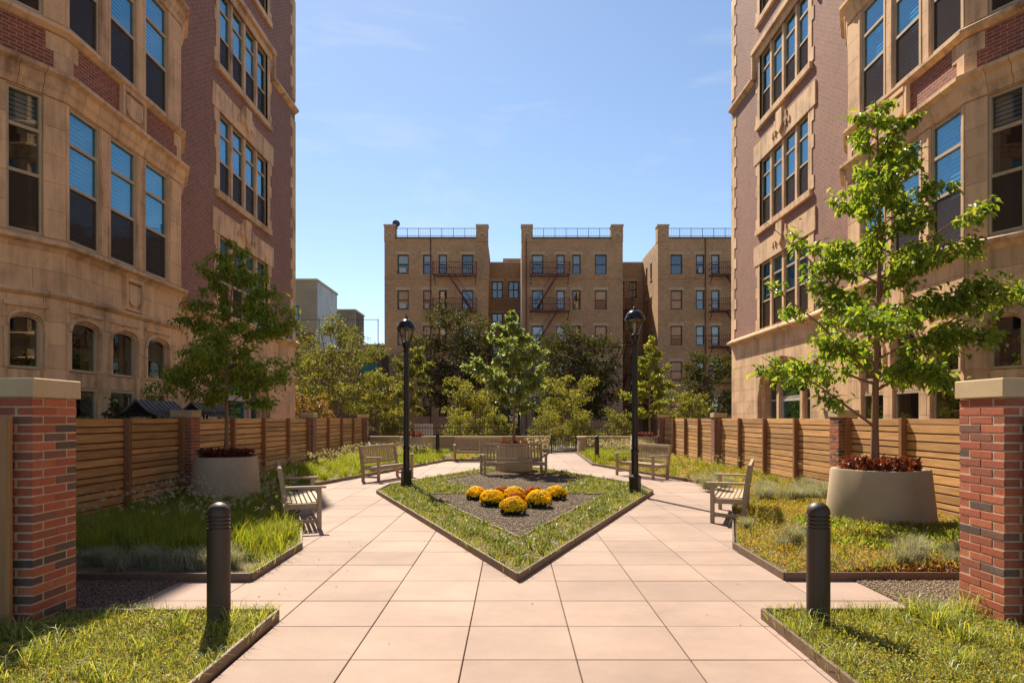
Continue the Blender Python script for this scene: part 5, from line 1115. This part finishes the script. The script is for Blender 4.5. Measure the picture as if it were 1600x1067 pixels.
flower_heads([(3.3, 26.5), (3.2, 31.5), (5.8, 31.5), (5.5, 26.5)], 500, (0.45, 0.7), 'pale flower plumes right of the gate')
flower_heads([(5.6, 18.5), (5.0, 23), (6.8, 23), (6.8, 18.5)], 60, (0.3, 0.5), 'small pale flowers along the right fence')
# blue fescue clumps: each clump is a plant of its own
def fescue_mesh(seed, n=420):
    a = rng.uniform(0, 6.28, n); q = np.abs(rng.normal(0, 0.055, n)); P = np.stack([q * np.cos(a), q * np.sin(a), np.zeros(n)], 1); h = rng.uniform(0.16, 0.33, n)
    V, F = blade_arrays(P, h, 0.004, rng.uniform(0.3, 1.15, n)); return tri_mesh('blue_fescue', V, F, 'fescue')
FM = [fescue_mesh(i) for i in range(4)]
cover([(3.3, 7.2), (6.9, 7.2), (6.9, 7.5), (4.6, 7.55), (3.6, 7.4)], 5000, 0.04, 0.10, 'leaf_red', 'dark red-brown creeping plants along the front edging of the right bed')
def clump(x, y, s, label, group):
    o = make('blue_fescue', random.choice(FM), 'fescue', loc=(x, y, 0.045), rot=(0, 0, random.uniform(0, 6))); o.scale = (s, s, s * random.uniform(0.85, 1.1)); tag(o, label, 'grass clump', group)
for i in range(17): clump(-2.95 - i * 0.21 + random.uniform(-.05, .05), 7.42 + random.uniform(-0.1, 0.28), random.uniform(0.85, 1.25), 'blue-grey fescue clump in the row at the front of the left bed', 'fescue row in the left bed')
for i in range(13): clump(4.2 + i * 0.21 + random.uniform(-.05, .05), 7.65 + random.uniform(-0.18, 0.35), random.uniform(0.95, 1.35), 'silvery fescue clump in the row at the front of the right bed', 'fescue row in the right bed')
for x, y, s, lab in ((3.28, 7.6, 1.0, 'silvery fescue clump nearest the front corner of the right bed'), (3.5, 8.75, 1.35, 'large silvery fescue clump left of the right bollard'), (3.3, 8.6, 0.8, 'small silvery fescue clump left of the right bollard'), (3.35, 10.1, 0.95, 'silvery fescue clump at the foot of the near right bench')): clump(x, y, s, lab, 'fescue row in the right bed')
for i in range(34): clump(random.uniform(4.3, 6.85), random.uniform(13.2, 16.8), random.uniform(1.0, 1.5), 'pale blue fescue clump in the drift along the right fence behind the near bench', 'fescue drift by the right fence')
for i in range(9): clump(random.uniform(4.4, 5.4), random.uniform(16.7, 18.6), random.uniform(0.8, 1.1), 'pale fescue clump by the path edge behind the right lamp post', 'fescue by the right path edge')
for i in range(8): clump(-1.5 + i * 0.2, 27.3 + random.uniform(-.1, .2), random.uniform(0.8, 1.1), 'blue fescue clump under the far bench', 'fescue under the far bench')
# diamond bed
INN = GRAVEL
DI = [(X0, 7.25), (2.98, 15.4), (2.95, 16.85), (X0, 24.1), (-2.83, 16.85), (-2.86, 15.4)]
LAMPS = (circ((-2.46, 16.4), 0.15), circ((2.61, 14.95), 0.15))
cover(DI, 34000, 0.035, 0.07, 'sedum_green', 'low yellow-green cover in the border of the diamond bed', (INN,) + LAMPS)
grass(DI, 17000, (0.10, 0.20), 0.010, (0.5, 1.15), 'liriope', 'short arching grass clumps in the border of the diamond bed', (INN,) + LAMPS, tuft=26)
# chrysanthemums
def mum(x, y, r, mat, label):
    b = root('chrysanthemum', (x, y, 0.06), label, 'flowers', 'chrysanthemums on the gravel')
    n = 60; m = MB(); m.lathe([(r * 0.5, 0), (r * 0.85, r * 0.35), (r * 0.86, r * 0.7), (r * 0.6, r * 1.1), (r * 0.1, r * 1.25)], 14); put(m, 'foliage', 'mum_core', b, smooth=60, loc=(0, 0, 0))
    k = 520; z = rng.uniform(-0.25, 1, k); a = rng.uniform(0, 6.28, k); s_ = np.sqrt(1 - z * z); D = np.stack([s_ * np.cos(a), s_ * np.sin(a), z], 1)
    C = D * np.array([[r, r, r * 0.75]]) * rng.uniform(0.84, 1.08, (k, 1)) * (1 + 0.10 * np.sin(3 * a + x * 9) * np.cos(4 * z + y * 5))[:, None] + np.array([[0, 0, r * 0.60]]); keep = (C[:, 2] > r * 0.22) & ((C[:, 2] > r * 0.55) | (rng.uniform(0, 1, k) < 0.55)); C = C[keep]; D = D[keep]; k = len(C)
    q = 7; ang = np.tile(np.arange(q) * 6.283 / q, k) + np.repeat(rng.uniform(0, 6, k), q); Dn = np.repeat(D, q, 0); t1 = unit(np.cross(Dn, np.array([[0.3, 0.2, 1.0]]))); t2 = np.cross(Dn, t1)
    ax = unit(t1 * np.cos(ang)[:, None] + t2 * np.sin(ang)[:, None] + Dn * 0.45); ln = rng.uniform(0.022, 0.034, k * q)
    V, F = leaf_arrays(np.repeat(C, q, 0), ax, Dn, ln, ln * 0.65); make('blooms', tri_mesh('blooms', V, F, mat), mat, b, loc=(0, 0, 0))
    k = 240; a = rng.uniform(0, 6.28, k); C = np.stack([r * 0.85 * np.cos(a), r * 0.85 * np.sin(a), rng.uniform(0.1, 0.7, k) * r], 1); ax = unit(C * np.array([[1, 1, 0.2]]) + rng.normal(0, .05, (k, 3))); ln = rng.uniform(0.04, 0.07, k); V, F = leaf_arrays(C, ax, unit(rng.normal(0, .5, (k, 3)) + np.array([[0, 0, 1]])), ln, ln * 0.5); make('leaves', tri_mesh('leaves', V, F, 'leaf_dark'), 'leaf_dark', b, loc=(0, 0, 0))
for x, y, r, mt, lab in ((-0.70, 13.75, 0.19, 'mum_yellow', 'leftmost yellow chrysanthemum on the gravel'), (-0.36, 12.75, 0.22, 'mum_yellow', 'yellow chrysanthemum second from left, beside the front one'), (0.02, 11.65, 0.22, 'mum_yellow', 'front yellow chrysanthemum nearest the path corner'), (0.48, 12.55, 0.235, 'mum_yellow', 'large yellow chrysanthemum right of the front one'),
                         (0.86, 13.75, 0.20, 'mum_yellow', 'rightmost yellow chrysanthemum on the gravel'), (0.05, 13.5, 0.21, 'mum_yellow', 'middle yellow chrysanthemum at the back of the group'), (-0.20, 13.7, 0.19, 'mum_orange', 'left orange chrysanthemum behind the yellow ones'), (0.42, 13.7, 0.19, 'mum_orange', 'right orange chrysanthemum behind the yellow ones'), (0.09, 12.65, 0.19, 'mum_orange', 'orange chrysanthemum in the middle of the yellow ones')):
    mum(x, y, r * 0.93, mt, lab)
# fallen leaves and crumbs on the slabs
P = np.concatenate([scatter([(-2.6, 6.3), (-1.6, 6.3), (-2.0, 9.5), (-2.6, 8.8)], 26), scatter([(-3, 5), (3, 5), (4.5, 16), (-4.5, 16)], 22, (DIAMOND, LEFT, RIGHT, LAWN_L, LAWN_R))]); P = xyz(P, 0.006); k = len(P)
V, F = leaf_arrays(P, unit(np.concatenate([rng.normal(0, 1, (k, 2)), rng.uniform(0, .25, (k, 1))], 1)), np.tile([[0, 0, 1.0]], (k, 1)), rng.uniform(0.012, 0.035, k), rng.uniform(0.008, 0.016, k))
stuff('fallen_leaves', V, F, 'dry_leaf', 'few dry crumbs of leaf scattered on the paving', 'leaves')
